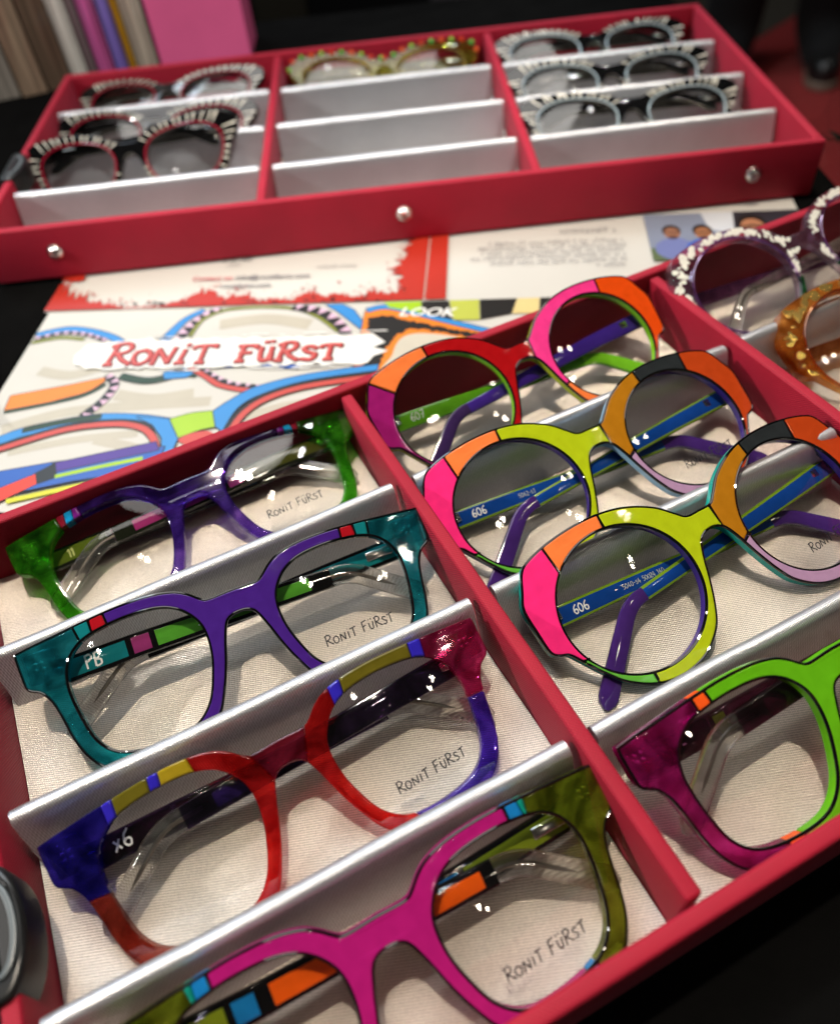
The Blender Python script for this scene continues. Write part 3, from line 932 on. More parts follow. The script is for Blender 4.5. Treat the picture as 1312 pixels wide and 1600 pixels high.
make_glasses('eyeglasses', 'square glasses with teal corners and purple bridge, below the green-cornered pair',
    (0.08733, 0.14019, 0.02341, -0.06492, 0.51508, -0.02594), SH_A, cl('#0b7f8d', .22, '#3fbac6'), pn, [c1, c2, c3, mir(c1), mir(c2), mir(c3)], True,
    temples=A_temples(BLACK, [(2, 28, ac('#0f7078')), (28.5, 37, MAGQ), (38, 92, GRN)], [(2, 44, ac('#0f7f86')), (46, 56, MAGQ), (58, 92, GRN)], first='L',
        textL=(('PB', 4.8, 15, -2.2, .32, INK_W), ('5030-S4', 2.2, 52, -.8, .13, INK_W))),
    lens_text=LT, end_blocks=(60.5, 70.3, 10.2, 20.8, TEALC, TEALC), group='square glasses in the front tray', solid=True)

# red / navy pair (third row)
NAVY = cl('#2414b0', .45, '#2a18c0'); BLUQ = ac('#2a20a0'); OLIV = ac('#5a5212'); MUST = ac('#8f7a16'); REDC = cl('#f00c14', .50, '#ff2018'); WINE = cl('#a8103c', .6, '#e03a60'); RUST = cl('#b03018', .7, '#d84a24'); MAGC = cl('#d81468', .42, '#e02a7c'); VIOL = cl('#5a2cd8', .52, '#6030d8')
a1 = ((-51.9, 23.6), (-51.6, 17.4)); a2 = ((-48.4, 23.8), (-48.6, 18.4)); a3 = ((-37.9, 24.3), (-38.3, 20)); a4 = ((-34.5, 24.4), (-34.7, 20)); a5 = ((-24.8, 23.9), (-24.9, 19)); a6 = ((-64.2, 1.2), (-58.2, .7)); lo1 = ((-34, -27.2), (-34, -22.6))
bl = ((-10.5, 17), (-12.8, 5)); bl2 = ((-5.2, 6), (-12.7, 4))
b1 = ((20, 22.8), (19.2, 16.8)); b2 = ((24, 23.7), (23.4, 18.8)); b3 = ((48.6, 23.7), (47.9, 18.5)); b4 = ((52.5, 23.4), (51.4, 17.2)); b5 = ((63.6, -.7), (58, -.5)); b6 = ((30, -27), (27, -22)); 
pn = [(ring_panel(SH_A, 'L', a6, a1, (-71, 15), (-58, 8)), NAVY), (ring_panel(SH_A, 'L', a1, a2), BLUQ), (ring_panel(SH_A, 'L', a2, a3), OLIV), (ring_panel(SH_A, 'L', a3, a4), BLUQ), (ring_panel(SH_A, 'L', a4, a5), MUST),
      (ring_panel(SH_A, 'L', a6, lo1, (-61, -11), (-56, -10)), RUST),
      (path_on(SH_A.O, a5[0], (-9, 16.2)) + path_on(SH_A.O, (-5.2, 6), lo1[0], (-12, -12)) + path_on(SH_A.L, lo1[1], a5[1], (-13, 0)), REDC),
      (path_on(SH_A.O, (-9, 16.2), (9, 16.2), (0, 16)) + path_on(SH_A.O, (5.2, 6), (-5.2, 6), (0, 8)), WINE),
      (path_on(SH_A.O, (9, 16.2), b1[0]) + path_on(SH_A.R, b1[1], b6[1], (13, 0)) + path_on(SH_A.O, b6[0], (5.2, 6), (12, -12)), REDC),
      (ring_panel(SH_A, 'R', b1, b2), BLUQ), (ring_panel(SH_A, 'R', b2, b3), OLIV), (ring_panel(SH_A, 'R', b3, b4), BLUQ),
      (ring_panel(SH_A, 'R', b4, b5, (71, 15), (58, 8)), MAGC), (ring_panel(SH_A, 'R', b5, b6, (60, -15), (55, -13)), VIOL)]
make_glasses('eyeglasses', 'square see-through red glasses with navy left corner and magenta right corner',
    (0.08387, 0.08355, 0.01987, 0.04526, 0.46239, 0.02096), SH_A, cl('#c9b0b8', .12, '#e8d6dc'), pn, [], False,
    temples=A_temples(cl('#1c0c30', .55, '#43205c'), [(2, 30, cl('#3a1030', .5, '#7a3060')), (30.5, 70, cl('#7a1048', .5, '#b03070'))], [(2, 60, cl('#2c1040', .6, '#5a2a70')), (61, 90, cl('#40208c', .6, '#6a40c0'))], first='R', tipL=CLEAR,
        textL=(('X6', 5.0, 12, -1.6, .30, INK_W),)),
    lens_text=('RONIT FURST', 3.5, (25.3, -15.2), 0.0), end_blocks=(60.5, 70.3, 10.2, 20.8, cl('#1a1060', .6, '#3a2ab0'), MAGC), group='square glasses in the front tray', solid=True)

# magenta / olive pair (fourth row)
MAG = ac('#a4146a'); OLC = cl('#9cb014', .40, '#9cae1c'); BLU = ac('#1473b4'); TLQ = ac('#0c8a78'); ORG = ac('#e65a0c')
m1 = ((42.3, 24.2), (42, 19.6)); m2 = ((46.5, 23.8), (46, 19)); m3 = ((48.0, 23.7), (47.5, 18.6)); m4 = ((49, -25.8), (46.2, -21)); m5 = ((45, -26.8), (43, -22))
pn = []
for s, f in (('L', mir), ('R', lambda c: c)):
    via = f(((71, 15), (58, 3)))
    pn += [(ring_panel(SH_A, s, f(m3), f(m4), via[0], via[1]), OLC), (ring_panel(SH_A, s, f(m2), f(m3)), TLQ), (ring_panel(SH_A, s, f(m1), f(m2)), BLU), (ring_panel(SH_A, s, f(m4), f(m5)), BLU)]
pn.append((bridge_panel(SH_A, mir(m1), m1, mir(m5), m5), MAG))
make_glasses('eyeglasses', 'square glasses with magenta bridge and olive green corners at the front left',
    (0.0893, 0.02606, 0.02012, 0.00888, 0.48011, -0.00122), SH_A, cl('#6d7a1c', .25, '#b2ba62'), pn, [m1, mir(m1), m4, m5], True,
    temples=A_temples(BLACK, [(2, 24, ac('#76861a')), (25, 33, BLU), (35, 96, ORG)], [(2, 40, ac('#76861a')), (41, 48, BLU), (49, 98, ORG)], first='L',
        textL=(('PR6', 4.2, 10, -2, .35, simple('olive_marking', (.35, .36, .10), .5)),)),
    lens_text=('RONIT FURST', 3.7, (23.6, -14.2), 0.0), end_blocks=(60.5, 70.3, 10.2, 20.8, OLC, OLC), group='square glasses in the front tray', solid=True)

# purple / green pair (first row)
GRC = cl('#50cc14', .34, '#58cc1e'); PUC = cl('#5a2ab8', .40, '#6a3cc0'); CYQ = ac('#1490c8'); RDQ = ac('#7c1428'); VIQ = ac('#6a1a78')
g1 = ((50.4, 23.5), (49.8, 18)); g2 = ((47.2, 23.8), (47.2, 18.8)); g3 = ((44, 24), (43.9, 19.4)); g4 = ((41.3, 24.2), (40.7, 19.8)); g5 = ((40, -27.2), (40, -22.4))
pn = []
for s, f in (('L', mir), ('R', lambda c: c)):
    via = f(((71, 15), (58, 3)))
    pn += [(ring_panel(SH_A, s, f(g1), f(g5), via[0], via[1]), GRC), (ring_panel(SH_A, s, f(g2), f(g1)), RDQ), (ring_panel(SH_A, s, f(g3), f(g2)), CYQ), (ring_panel(SH_A, s, f(g4), f(g3)), VIQ)]
pn.append((bridge_panel(SH_A, mir(g4), g4, mir(g5), g5), PUC))
make_glasses('eyeglasses', 'glossy see-through purple square glasses with bright green corners along the back wall',
    (0.08897, 0.2065, 0.01834, 0.03283, 0.37327, 0.01414), SH_A, cl('#8a80a8', .12, '#d2cae6'), pn, [], False,
    temples=A_temples(ac('#12160a'), [(2, 30, ac('#56681a')), (31, 37, ac('#6a1038')), (38, 92, ac('#1670b0'))], [(2, 44, ac('#3e4014')), (45, 52, ac('#7a2a66')), (53, 92, ac('#8e2a62'))], first='R',
        textL=(('5030-S4', 2.0, 50, -.8, .12, INK_W), ('119', 3.6, 14, -1.8, .3, simple('lime_marking', (.45, .5, .12), .5)))),
    lens_text=('RONIT FURST', 3.5, (22.6, -13.5), 0.0), end_blocks=(60.5, 70.3, 10.2, 20.8, GRC, GRC), group='square glasses in the front tray', solid=True)

# lime / wine pair (fourth row, middle column)
LIME = ac('#5fae12'); MGC = cl('#d4108a', .42, '#d81a92'); ORQ = ac('#f0581a'); DWN = cl('#4a0620', .6, '#8a1c4a')
q1 = ((46, 24), (45.8, 19.2)); q2 = ((41.4, 24.2), (40.8, 19.8)); q3 = ((41, -27.2), (40.4, -22.4)); q4 = ((35.5, -27.4), (35, -22.6))
pn = []
for s, f in (('L', mir), ('R', lambda c: c)):
    via = f(((71, 15), (58, 3)))
    pn += [(ring_panel(SH_A, s, f(q1), f(q3), via[0], via[1]), MGC), (ring_panel(SH_A, s, f(q1), f(q2)), ORQ), (ring_panel(SH_A, s, f(q3), f(q4)), ORQ)]
pn.append((bridge_panel(SH_A, mir(q2), q2, mir(q4), q4), LIME))
make_glasses('eyeglasses', 'square glasses with lime green bridge and wine magenta corners in the front middle compartment',
    (0.23894, 0.02789, 0.02482, 0.03238, 0.55841, 0.00359), SH_A, cl('#9ab890', .18, '#cfe6c4'), pn, [q1, q2, q3, q4, mir(q1), mir(q2), mir(q3), mir(q4)], True,
    temples=A_temples(cl('#33061c', .6, '#6a1840'), [(2, 26, cl('#6a0c40', .5, '#a03a70')), (27, 33, ac('#6e6a1e'))], [(2, 90, cl('#5a0a30', .5, '#9a2a60'))], first='R',
        textL=(('51-H-', 4.0, 8, -2, .22, simple('pink_marking', (.6, .25, .45), .5)),)),
    end_blocks=(60.5, 70.3, 10.2, 20.8, MGC, MGC), group='square glasses in the front tray', solid=True)

# round pairs (middle column rows 1-3)
def B_temples(baseL, baseR, tipL, tipR, segs, texts, first='R', slope=4.5, tiph=(3.9, 2.6, 3.4)):
    out = []
    for sx, bs, tp in ((-1, baseL, tipL), (1, baseR, tipR)):
        f = (first == 'L') == (sx < 0)
        out.append(dict(sx=sx, hy=6.6, z0=-11.5 if f else -13, z1=-7.4 if f else -11.6, slope=slope, straight=98, tip=44, bend=38, tz=-5.2 if f else -6.0, base=bs, tipmat=tp,
                        segs=segs[0 if sx < 0 else 1] if isinstance(segs, tuple) else segs, edge=.42, text=texts if sx < 0 else (), th=1.5, h=tiph, x0=67))
    return out
PINK = ac('#f02a78'); ORB = ac('#f07a3c'); LIMB = ac('#a8b812'); BRN = ac('#a86c10'); CHAR = ac('#24282a'); RSTB = ac('#b03c10'); MAUV = ac('#a884a4'); GRNB = ac('#5fae3a'); YELB = ac('#a8a012'); CORAL = ac('#e86a4a')
PURB = ac('#3e2a7c'); SKY = ac('#9cc4e0'); TEALB = ac('#10988c')
k1 = ((-57, 29), (-55.8, 18.4)); k2 = ((-34, 30.2), (-34, 24.6)); k3 = ((-64.4, -10), (-61.6, -10.4)); k4 = ((-45.2, -27), (-45, -24.2))
kb = ((4.8, 15), (4.8, 5.6)); r1 = ((8.8, -2.5), (12.9, -.5)); r2 = ((29.3, 29.4), (30.2, 24)); r3_ = ((53.2, 29.7), (52.6, 21)); r4 = ((48, -26), (46, -24))
def round_606():
    pn = [(ring_panel(SH_B, 'L', k1, k2), ORB), (ring_panel(SH_B, 'L', k1, k3, (-72, 5), (-64, 2)), PINK), (ring_panel(SH_B, 'L', k3, k4), GRNB),
          (path_on(SH_B.O, k2[0], kb[0], (-15, 23)) + path_on(SH_B.O, (4.6, 5.9), k4[0], (-10.6, -7.5)) + path_on(SH_B.L, k4[1], k2[1], (-12.4, 0)), LIMB),
          (path_on(SH_B.O, kb[0], r2[0], (14, 23)) + path_on(SH_B.R, r2[1], r1[1], (14, 9)) + path_on(SH_B.O, r1[0], (4.6, 5.9), (6, 4)), BRN),
          (ring_panel(SH_B, 'R', r2, r3_), CHAR), (ring_panel(SH_B, 'R', r3_, r4, (72, 5), (64, 2)), RSTB), (ring_panel(SH_B, 'R', r1, r4, (18, -21), (20, -18)), MAUV)]
    return pn
C606 = [k1, k2, k3, k4, (kb[0], (4.6, 5.9)), r1, r2, r3_, r4]
BLT = ac('#6a8a1c', .16)
tm606 = lambda txt: B_temples(BLT, BLT, ac('#3a1e62'), ac('#3a1e62'), [(2, 98, ac('#083a86', .14))], (('606', 3.3, 12, -1.5, .22, INK_W), (txt, 1.8, 32, -.7, .11, INK_G)))
make_glasses('eyeglasses', 'round lime and pink glasses second in the middle column, partly behind a twin pair',
    (0.23635, 0.14619, 0.02197, 0.0139, 0.45107, 0.014), SH_B, PURB, round_606(), C606, True, walls=([SKY, PURB], [1, 2, 2]),
    temples=tm606('5042-S3'), lens_text=('RONIT FURST', 3.6, (29.0, -15.6), 0.03), group='round glasses in the front tray')
make_glasses('eyeglasses', 'round lime and pink glasses third in the middle column, nearest of the two twins',
    (0.24508, 0.09237, 0.02195, 0.05299, 0.46912, 0.00151), SH_B, PURB, round_606(), C606, True, walls=([TEALB, PURB], [1, 2, 2]),
    temples=tm606('5040-S4 50q24 140'), lens_text=('RONIT FURST', 3.6, (31.5, -17.5), 0.03), group='round glasses in the front tray')
# first row : red bridge, pink and orange
RB = ac('#a30a10'); MAGB = ac('#8e1462'); ORG2 = ac('#e04a0a'); PNK2 = ac('#f23a8c'); LIME2 = ac('#8fd02a')
t1 = ((-39, 30.5), (-39, 24.8)); t2 = ((-67, 24.6), (-58.3, 15.5)); t3 = ((50.5, 30.2), (49.5, 22.4)); t4 = ((11.5, -11), (14.4, -9.5)); t5 = ((40, -28.4), (40, -24.9)); t6 = ((-40, -28.4), (-40, -24.9))
pn = [(ring_panel(SH_B, 'L', t1, t2), ORB), (ring_panel(SH_B, 'L', t2, t6, (-72, 0), (-64, 0)), MAGB),
      (path_on(SH_B.O, t1[0], (5.6, 15.3), (-15, 23)) + path_on(SH_B.O, (4.6, 5.9), t6[0], (-10.6, -7.5)) + path_on(SH_B.L, t6[1], t1[1], (-12.4, 0)), RB),
      (path_on(SH_B.O, (5.6, 15.3), t3[0], (14, 23)) + path_on(SH_B.R, t3[1], t4[1], (12.4, 0)) + path_on(SH_B.O, t4[0], (4.6, 5.9), (8, 0)), PNK2),
      (ring_panel(SH_B, 'R', t3, t5, (72, 5), (64, 2)), ORG2), (ring_panel(SH_B, 'R', t4, t5, (18, -21), (20, -18)), ORB)]
make_glasses('eyeglasses', 'round glasses with red bridge, hot pink rim and orange right corner by the back wall',
    (0.23676, 0.20161, 0.02641, 0.02723, 0.55202, 0.01263), SH_B, LIME2, pn, [t1, t2, ((5.6, 15.3), (4.6, 5.9)), t3, t4, t5, t6], True, walls=([ac('#b8c428'), LIME2], [1, 2, 2]),
    temples=B_temples(ac('#4f8c14', .14), ac('#38207c', .14), ac('#6cb020'), ac('#34204e'), ([(2, 98, ac('#4a8412', .12))], []), (('607', 3.6, 13, -1.4, .22, INK_G),)), size=.977, group='round glasses in the front tray')

# ---- glittery pairs in the right column
def flakes(sh, fr, mat, n, ymin, seed, name, xmax=99, size=(1.0, 2.4)):
    rnd = random.Random(seed); parts = []
    for k in range(n * 3):
        side = rnd.choice((-1, 1))
        I = sh.R if side > 0 else sh.L
        i = rnd.randrange(len(sh.O)); o = sh.O[i]
        if o[1] < ymin or abs(o[0]) > xmax or (o[0] > 0) != (side > 0): continue
        q = I[near(I, o)]; f = rnd.uniform(.22, .66)
        cx, cy = o[0] + (q[0] - o[0]) * f, o[1] + (q[1] - o[1]) * f
        r = rnd.uniform(*size); m = rnd.randint(5, 7); a0 = rnd.uniform(0, 6)
        ex = rnd.uniform(.45, .8); rot = rnd.uniform(0, 3.1)
        top = []; 
        for j in range(m):
            a = a0 + 2 * math.pi * j / m; rr = r * rnd.uniform(.65, 1.05)
            x, y = rr * math.cos(a), rr * math.sin(a) * ex
            x, y = x * math.cos(rot) - y * math.sin(rot), x * math.sin(rot) + y * math.cos(rot)
            top.append((cx + x, cy + y, rnd.uniform(.03, .07)))
        V = [(x * .001, y * .001, (bend(x, FT) + z) * .001) for x, y, z in top] + [(x * .001, y * .001, (bend(x, FT) - .3) * .001) for x, y, z in top]
        V.append((cx * .001, cy * .001, (bend(cx, FT) + rnd.uniform(.06, .12)) * .001))
        F = [(j, (j + 1) % m, m * 2) for j in range(m)] + [(j + m, (j + 1) % m + m, (j + 1) % m, j) for j in range(m)]
        parts.append((V, F)); n -= 1
        if n <= 0: break
    V, F = join(parts)
    o = link(name, mesh_from(name, V, F, False), mat, fr)
    o['kind'] = 'stuff'
LEAF = simple('silver_white_leaf', (.86, .83, .74), .3, .25, noise=.2, scale=300)
GOLD = simple('gold_leaf', (.95, .62, .16), .22, .9, noise=.2, scale=300)
PLC = cl('#b090b4', .10, '#f2e4f2')
gq = ((10.4, -7.5), (13.2, -6)); gq2 = ((40, -28.4), (40, -24.9))
pnp = [(ring_panel(SH_B, s, f(gq), f(gq2), f(((18, -21), (20, -18)))[0], f(((18, -21), (20, -18)))[1]), cl('#0f6a30', .6, '#3aa860')) for s, f in (('L', mir), ('R', lambda c: c))]
P1 = make_glasses('eyeglasses', 'clear purple round glasses speckled with white flakes by the back right compartment',
    (0.38835, 0.20091, 0.02963, 0.0031, 0.4599, 0.0027), SH_B, PLC, (), [], False, inner_rim=cl('#b070d0', .45, '#d8a0ea'),
    temples=B_temples(cl('#4a1040', .5, '#8a4080'), cl('#c8beb4', .12, '#eee6dc'), CLEAR, CLEAR, [], ()), size=.96, group='flecked glasses in the right column')
fr = [c for c in P1.children if c.name.startswith('frame_front')][0]
flakes(SH_B, fr, LEAF, 260, -5, 5, 'white_flakes', size=(1.3, 2.6))
for P, mt in pnp:
    link('colour_panel', extrude([offset(ccw(resample(P, 1.0)), -.15)], FT + .02, FT + .5, .3, .02), mt, fr)
AMB = cl('#e8801c', .40, '#ffac40')
P2 = make_glasses('eyeglasses', 'amber see-through glasses with gold leaf flakes at the right edge',
    (0.4115, 0.1505, 0.0222, 0.0031, 0.42, 0.0027), SH_B, AMB, (), [], False, inner_rim=cl('#d05a14', .5, '#ff9a4a'),
    temples=B_temples(cl('#a04a10', .4, '#e09040'), AMB, cl('#4a5a14', .5, '#8a9a30'), AMB, [], (('HZH', 3.0, 14, -1, .22, INK_W),)), end_blocks=(60, 71, -2, 14, AMB, AMB), group='flecked glasses in the right column')
fr = [c for c in P2.children if c.name.startswith('frame_front')][0]
flakes(SH_B, fr, GOLD, 110, -6, 9, 'gold_flakes', size=(1.2, 3.0))

# ------------------------------------------------------------------ zebra glasses in the back tray
WHT = ac('#d8d4c6', .18)
def zebra(label, pose, rim, seed, dens=2.6, style=0):
    rnd = random.Random(seed)
    g = make_glasses('eyeglasses', label, pose, SH_D, BLACK, (), [], False, base=BASE_B, inner_rim=rim, group='striped glasses in the back tray', thick=3.6,
        temples=[dict(sx=sx, hy=16, z0=-11, z1=-8 - 4 * (sx > 0), slope=-1, straight=96, tip=30, bend=30, tz=-8, base=BLACK, tipmat=BLACK, h=(3.4, 2.4, 3), segs=[]) for sx in (-1, 1)])
    fr = [c for c in g.children if c.name.startswith('frame_front')][0]
    parts = []
    for side, I in ((1, SH_D.R), (-1, SH_D.L)):
        n = len(I); st = 0
        idx = 0.0
        while idx < n - 1:
            i = int(idx); p = I[i]
            o = SH_D.O[near(SH_D.O, (p[0] + (p[0] - side * SH_D.c[0]) * .28, p[1] + (p[1] - SH_D.c[1]) * .32))]
            if abs(o[0]) > 7:
                d = (o[0] - p[0], o[1] - p[1]); l = math.hypot(*d) or 1
                nx_, ny_ = -d[1] / l, d[0] / l
                w0 = rnd.uniform(.15, .3); w1 = rnd.uniform(.5, .8) if style == 0 else rnd.uniform(.4, 1.1)
                sk = rnd.uniform(-1, 1) * (.4 if style == 0 else 1.6)
                a = (p[0] + d[0] * .22, p[1] + d[1] * .22); b = (p[0] + d[0] * .93 + nx_ * sk, p[1] + d[1] * .93 + ny_ * sk)
                q = [(a[0] - nx_ * w0, a[1] - ny_ * w0), (a[0] + nx_ * w0, a[1] + ny_ * w0), (b[0] + nx_ * w1, b[1] + ny_ * w1), (b[0] - nx_ * w1, b[1] - ny_ * w1)]
                V = [(x * .001, y * .001, bend(x, FT + .25) * .001) for x, y in q] + [(x * .001, y * .001, bend(x, FT - .3) * .001) for x, y in q]
                parts.append((V, [(0, 1, 2, 3), (0, 4, 5, 1), (1, 5, 6, 2), (2, 6, 7, 3), (3, 7, 4, 0)]))
            idx += dens * rnd.uniform(.8, 1.25)
    V, F = join(parts)
    me = mesh_from('stripes', V, F, False); fix_normals(me)
    o = link('white_stripes', me, WHT, fr); o['kind'] = 'stuff'
    return g
RIMR = ac('#a01430'); RIMB = ac('#a8b8be')
zebra('black and white striped glasses with red inner rims lying in the rear left compartment', (.080, .199, .0195, -.03, .42, .04), RIMR, 1, 3.5)
zebra('black and white striped glasses with red inner rims in the second left compartment', (.078, .141, .0185, -.03, .50, 0), RIMR, 2, 3.5)
zebra('black and white striped glasses with red rims tilted upright in the third left compartment', (.073, .087, .0235, .07, .80, .10), RIMR, 3, 3.5)
zebra('dark patterned glasses with pale blue inner rims in the rear right compartment', (.395, .200, .0195, .02, .44, 0), RIMB, 4, 3.4, 1)
zebra('dark patterned glasses with pale blue inner rims in the second right compartment', (.395, .141, .0185, .02, .52, 0), RIMB, 5, 3.4, 1)
zebra('dark patterned glasses with pale blue inner rims in the third right compartment', (.395, .083, .0185, .0, .54, 0), RIMB, 6, 3.4, 1)
GOLDC = cl('#84821c', .34, '#b4b040')
gg = make_glasses('eyeglasses', 'thin golden green glasses with small beads along the top in the rear middle compartment', (.240, .200, .0185, 0, .55, 0), SH_D, GOLDC, (), [], False, base=BASE_B,
    inner_rim=simple('gold_rim', (.55, .36, .06), .25, .8), group=None, thick=3.0,
    temples=[dict(sx=sx, hy=13, z0=-11, z1=-8 - 4 * (sx > 0), slope=1, straight=96, tip=38, bend=36, tz=-6, base=GOLDC, tipmat=GOLDC) for sx in (-1, 1)])
frg = [c for c in gg.children if c.name.startswith('frame_front')][0]
BEADS = [ac('#3fc04a'), ac('#e0401c'), ac('#8ad04a'), ac('#f0602a')]
i = 0
bead_me = None
for p in SH_D.O[::7]:
    if p[1] < 12: continue
    bm = bmesh.new(); bmesh.ops.create_icosphere(bm, subdivisions=2, radius=.0017)
    me = bpy.data.meshes.new('bead'); bm.to_mesh(me); bm.free()
    me.polygons.foreach_set('use_smooth', [True] * len(me.polygons))
    o = link('bead', me, BEADS[i % 4], frg); o.location = (p[0] * .001 * .99, p[1] * .001 * .97, bend(p[0], FT + .4) * .001); i += 1

# ------------------------------------------------------------------ printed leaflet on the table
UV = Matrix(((.863, .506, 0, .058), (-.506, .863, 0, .418), (0, 0, 1, -.0014), (0, 0, 0, 1)))
leaf = empty('leaflet', UV)
tag(leaf, 'unfolded printed leaflet with pictured glasses and red hand lettered logo between the trays', 'leaflet')
def ink(name, hexc):
    c = srgb(hexc)
    return simple('print_' + name, tuple(x * .9 for x in c[:3]), .45, 0, .35, noise=.08, scale=60)
LAY = [0.00016]
def decal(name, P, mat, parent=leaf, rag=0., seed=0, step=None):
    """flat printed area; each one on its own thin ink layer"""
    P = ccw(list(P))
    if name in ('printed_rim', 'printed_temple', 'printed_bridge') and not rag:
        decal('printed_contour', offset(resample(P, 1.2), -.5), IBK, parent)
    if step or rag:
        P = resample(P, step or 1.5)
    if rag:
        rnd = random.Random(seed)
        Q = offset(P, 1.0)
        P = [(p[0] + (q[0] - p[0]) * k, p[1] + (q[1] - p[1]) * k) for p, q in zip(P, Q) for k in (rnd.uniform(-rag, rag),)]
    LAY[0] += .000012
    z = LAY[0]
    V = [(x * .001, y * .001, z) for x, y in P]
    F = []
    for t in tessellate_polygon([[Vector((x, y, 0)) for x, y in P]]):
        a, b, c = (P[k] for k in t)
        s = (b[0] - a[0]) * (c[1] - a[1]) - (b[1] - a[1]) * (c[0] - a[0])
        if abs(s) < 1e-9: continue
        F.append(tuple(t) if s > 0 else tuple(t[::-1]))
    return link(name, mesh_from(name, V, F, False), mat, parent)
def band(P, w, n=8):
    """ribbon polygon round an open smoothed path; w number or (w0,w1)"""
    Q = catmull(P, False, n); m = len(Q)
    L_, R_ = [], []
    for i in range(m):
        a = Q[max(0, i - 1)]; b = Q[min(m - 1, i + 1)]
        d = (b[0] - a[0], b[1] - a[1]); l = math.hypot(*d) or 1
        ww = w if not isinstance(w, tuple) else w[0] + (w[1] - w[0]) * i / (m - 1)
        L_.append((Q[i][0] - d[1] / l * ww / 2, Q[i][1] + d[0] / l * ww / 2)); R_.append((Q[i][0] + d[1] / l * ww / 2, Q[i][1] - d[0] / l * ww / 2))
    return L_ + R_[::-1]
# paper: four panels with soft folds
def paper_panel(u0, u1, v0, v1):
    nx, ny = 24, 16; V = []; F = []
    for j in range(ny + 1):
        for i in range(nx + 1):
            u = u0 + (u1 - u0) * i / nx; v = v0 + (v1 - v0) * j / ny
            V.append((u * .001, v * .001, .00012))
    for j in range(ny):
        for i in range(nx):
            a = j * (nx + 1) + i
            F.append((a, a + 1, a + nx + 2, a + nx + 1))
    return link('paper_page', mesh_from('page', V, F), PAPER, leaf)
for a, b, c, d in ((-3, 209.3, -149, -.15), (-6, 209.3, .15, 149), (209.7, 421, -149, -.15), (209.7, 421, .15, 149)):
    paper_panel(a, b, c, d)
IBL, IDB, IBK, ILI, IRD, IPK, IOR, IOL, IPU, IYE, IGR = (ink(n, h) for n, h in (('blue', '#2f86cc'), ('deepblue', '#2358b0'), ('black', '#14130f'), ('lime', '#9cc416'), ('coral', '#c2473c'), ('blush', '#d8b4cc'), ('orange', '#e2801c'), ('olive', '#8a9230'), ('purple', '#4a2c8c'), ('yellow', '#c8c81c'), ('darkgreen', '#1c3a22')))
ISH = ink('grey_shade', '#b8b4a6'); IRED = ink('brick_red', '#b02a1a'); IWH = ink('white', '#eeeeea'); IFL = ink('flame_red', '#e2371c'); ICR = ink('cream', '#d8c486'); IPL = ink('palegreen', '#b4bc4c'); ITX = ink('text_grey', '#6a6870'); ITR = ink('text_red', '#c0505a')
def checks(path, w, n, name):
    Q = resample(catmull(path, False, 8), 1.0, False)
    decal(name, band(path, w), IBK)
    parts = []
    m = len(Q)
    V = []; F = []
    LAY[0] += .000012
    for k in range(n):
        i0 = int((k + .15) * m / n); i1 = min(m - 1, int((k + .85) * m / n)); im = (i0 + i1) // 2
        if i1 <= i0: continue
        def nrm(i):
            a = Q[max(0, i - 1)]; b = Q[min(m - 1, i + 1)]; d = (b[0] - a[0], b[1] - a[1]); l = math.hypot(*d) or 1
            return (-d[1] / l, d[0] / l)
        a, b, c = Q[i0], Q[i1], Q[im]; n0, n1, n2 = nrm(i0), nrm(i1), nrm(im)
        s = w * .5
        t = [(a[0] + n0[0] * s, a[1] + n0[1] * s), (c[0] - n2[0] * s * .8, c[1] - n2[1] * s * .8), (b[0] + n1[0] * s, b[1] + n1[1] * s)]
        st = len(V); V += [(x * .001, y * .001, LAY[0]) for x, y in t]; F.append((st, st + 1, st + 2))
    link('printed_triangles', mesh_from('tri', V, F, False), IPK, leaf)
ISF = ink('pictured_shade', '#b9b3a3')  # ink for soft shadows printed in the leaflet artwork
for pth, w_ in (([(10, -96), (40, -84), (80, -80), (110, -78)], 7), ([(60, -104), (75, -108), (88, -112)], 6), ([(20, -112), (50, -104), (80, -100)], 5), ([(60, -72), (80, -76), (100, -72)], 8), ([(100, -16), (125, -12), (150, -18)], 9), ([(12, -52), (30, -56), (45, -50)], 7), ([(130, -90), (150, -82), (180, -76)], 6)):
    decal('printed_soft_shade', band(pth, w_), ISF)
# rear pictured pair: blue with black/pink zigzag rims
decal('printed_rim', band([(-2, -21), (13, -16.4), (27, -18.4), (42, -24.5), (52, -32)], 4.2), IBL)
checks([(-2, -24.5), (13, -20), (27, -22), (40, -28)], 3.2, 9, 'printed_zigzag')
decal('printed_rim', band([(-2, -28), (13, -24), (27, -26)], 2.0), IOL)
decal('printed_rim', band([(72, -32), (75.5, -21), (80, -10.5), (88, -2.4)], (6, 3)), IBL)
checks([(80, -30), (84, -17), (91, -6.5), (98, -1.8)], 6.0, 6, 'printed_zigzag')
decal('printed_rim', band([(86, -26), (89, -12), (97, -4.5), (106, -1.9), (122, -1.2), (139, -3.6), (153, -11.5), (166, -25)], 1.6), IOL)
checks([(138, -1.6), (152, -6), (161, -13), (169, -24), (172, -34)], 6.5, 7, 'printed_zigzag')
decal('printed_rim', [(156, -.8), (165, -.8), (172, -6), (179, -19), (178, -24), (171, -16), (163, -7)], IBL)
checks([(50, -57), (56.6, -64), (55, -76), (48, -88)], 5.0, 7, 'printed_zigzag')
decal('printed_temple', [(5.7, -82.5), (4.5, -71.6), (31, -64.6), (50, -58.8), (50.6, -61.8), (45.9, -68.2), (41.6, -71), (26.8, -76.8)], IOR)
decal('printed_temple_edge', band([(6, -84), (27, -78), (43, -72.2), (52, -64)], 2.2), IGR)
decal('printed_temple', band([(58, -58), (74, -62), (90, -57), (98, -58)], 4.5), IGR)
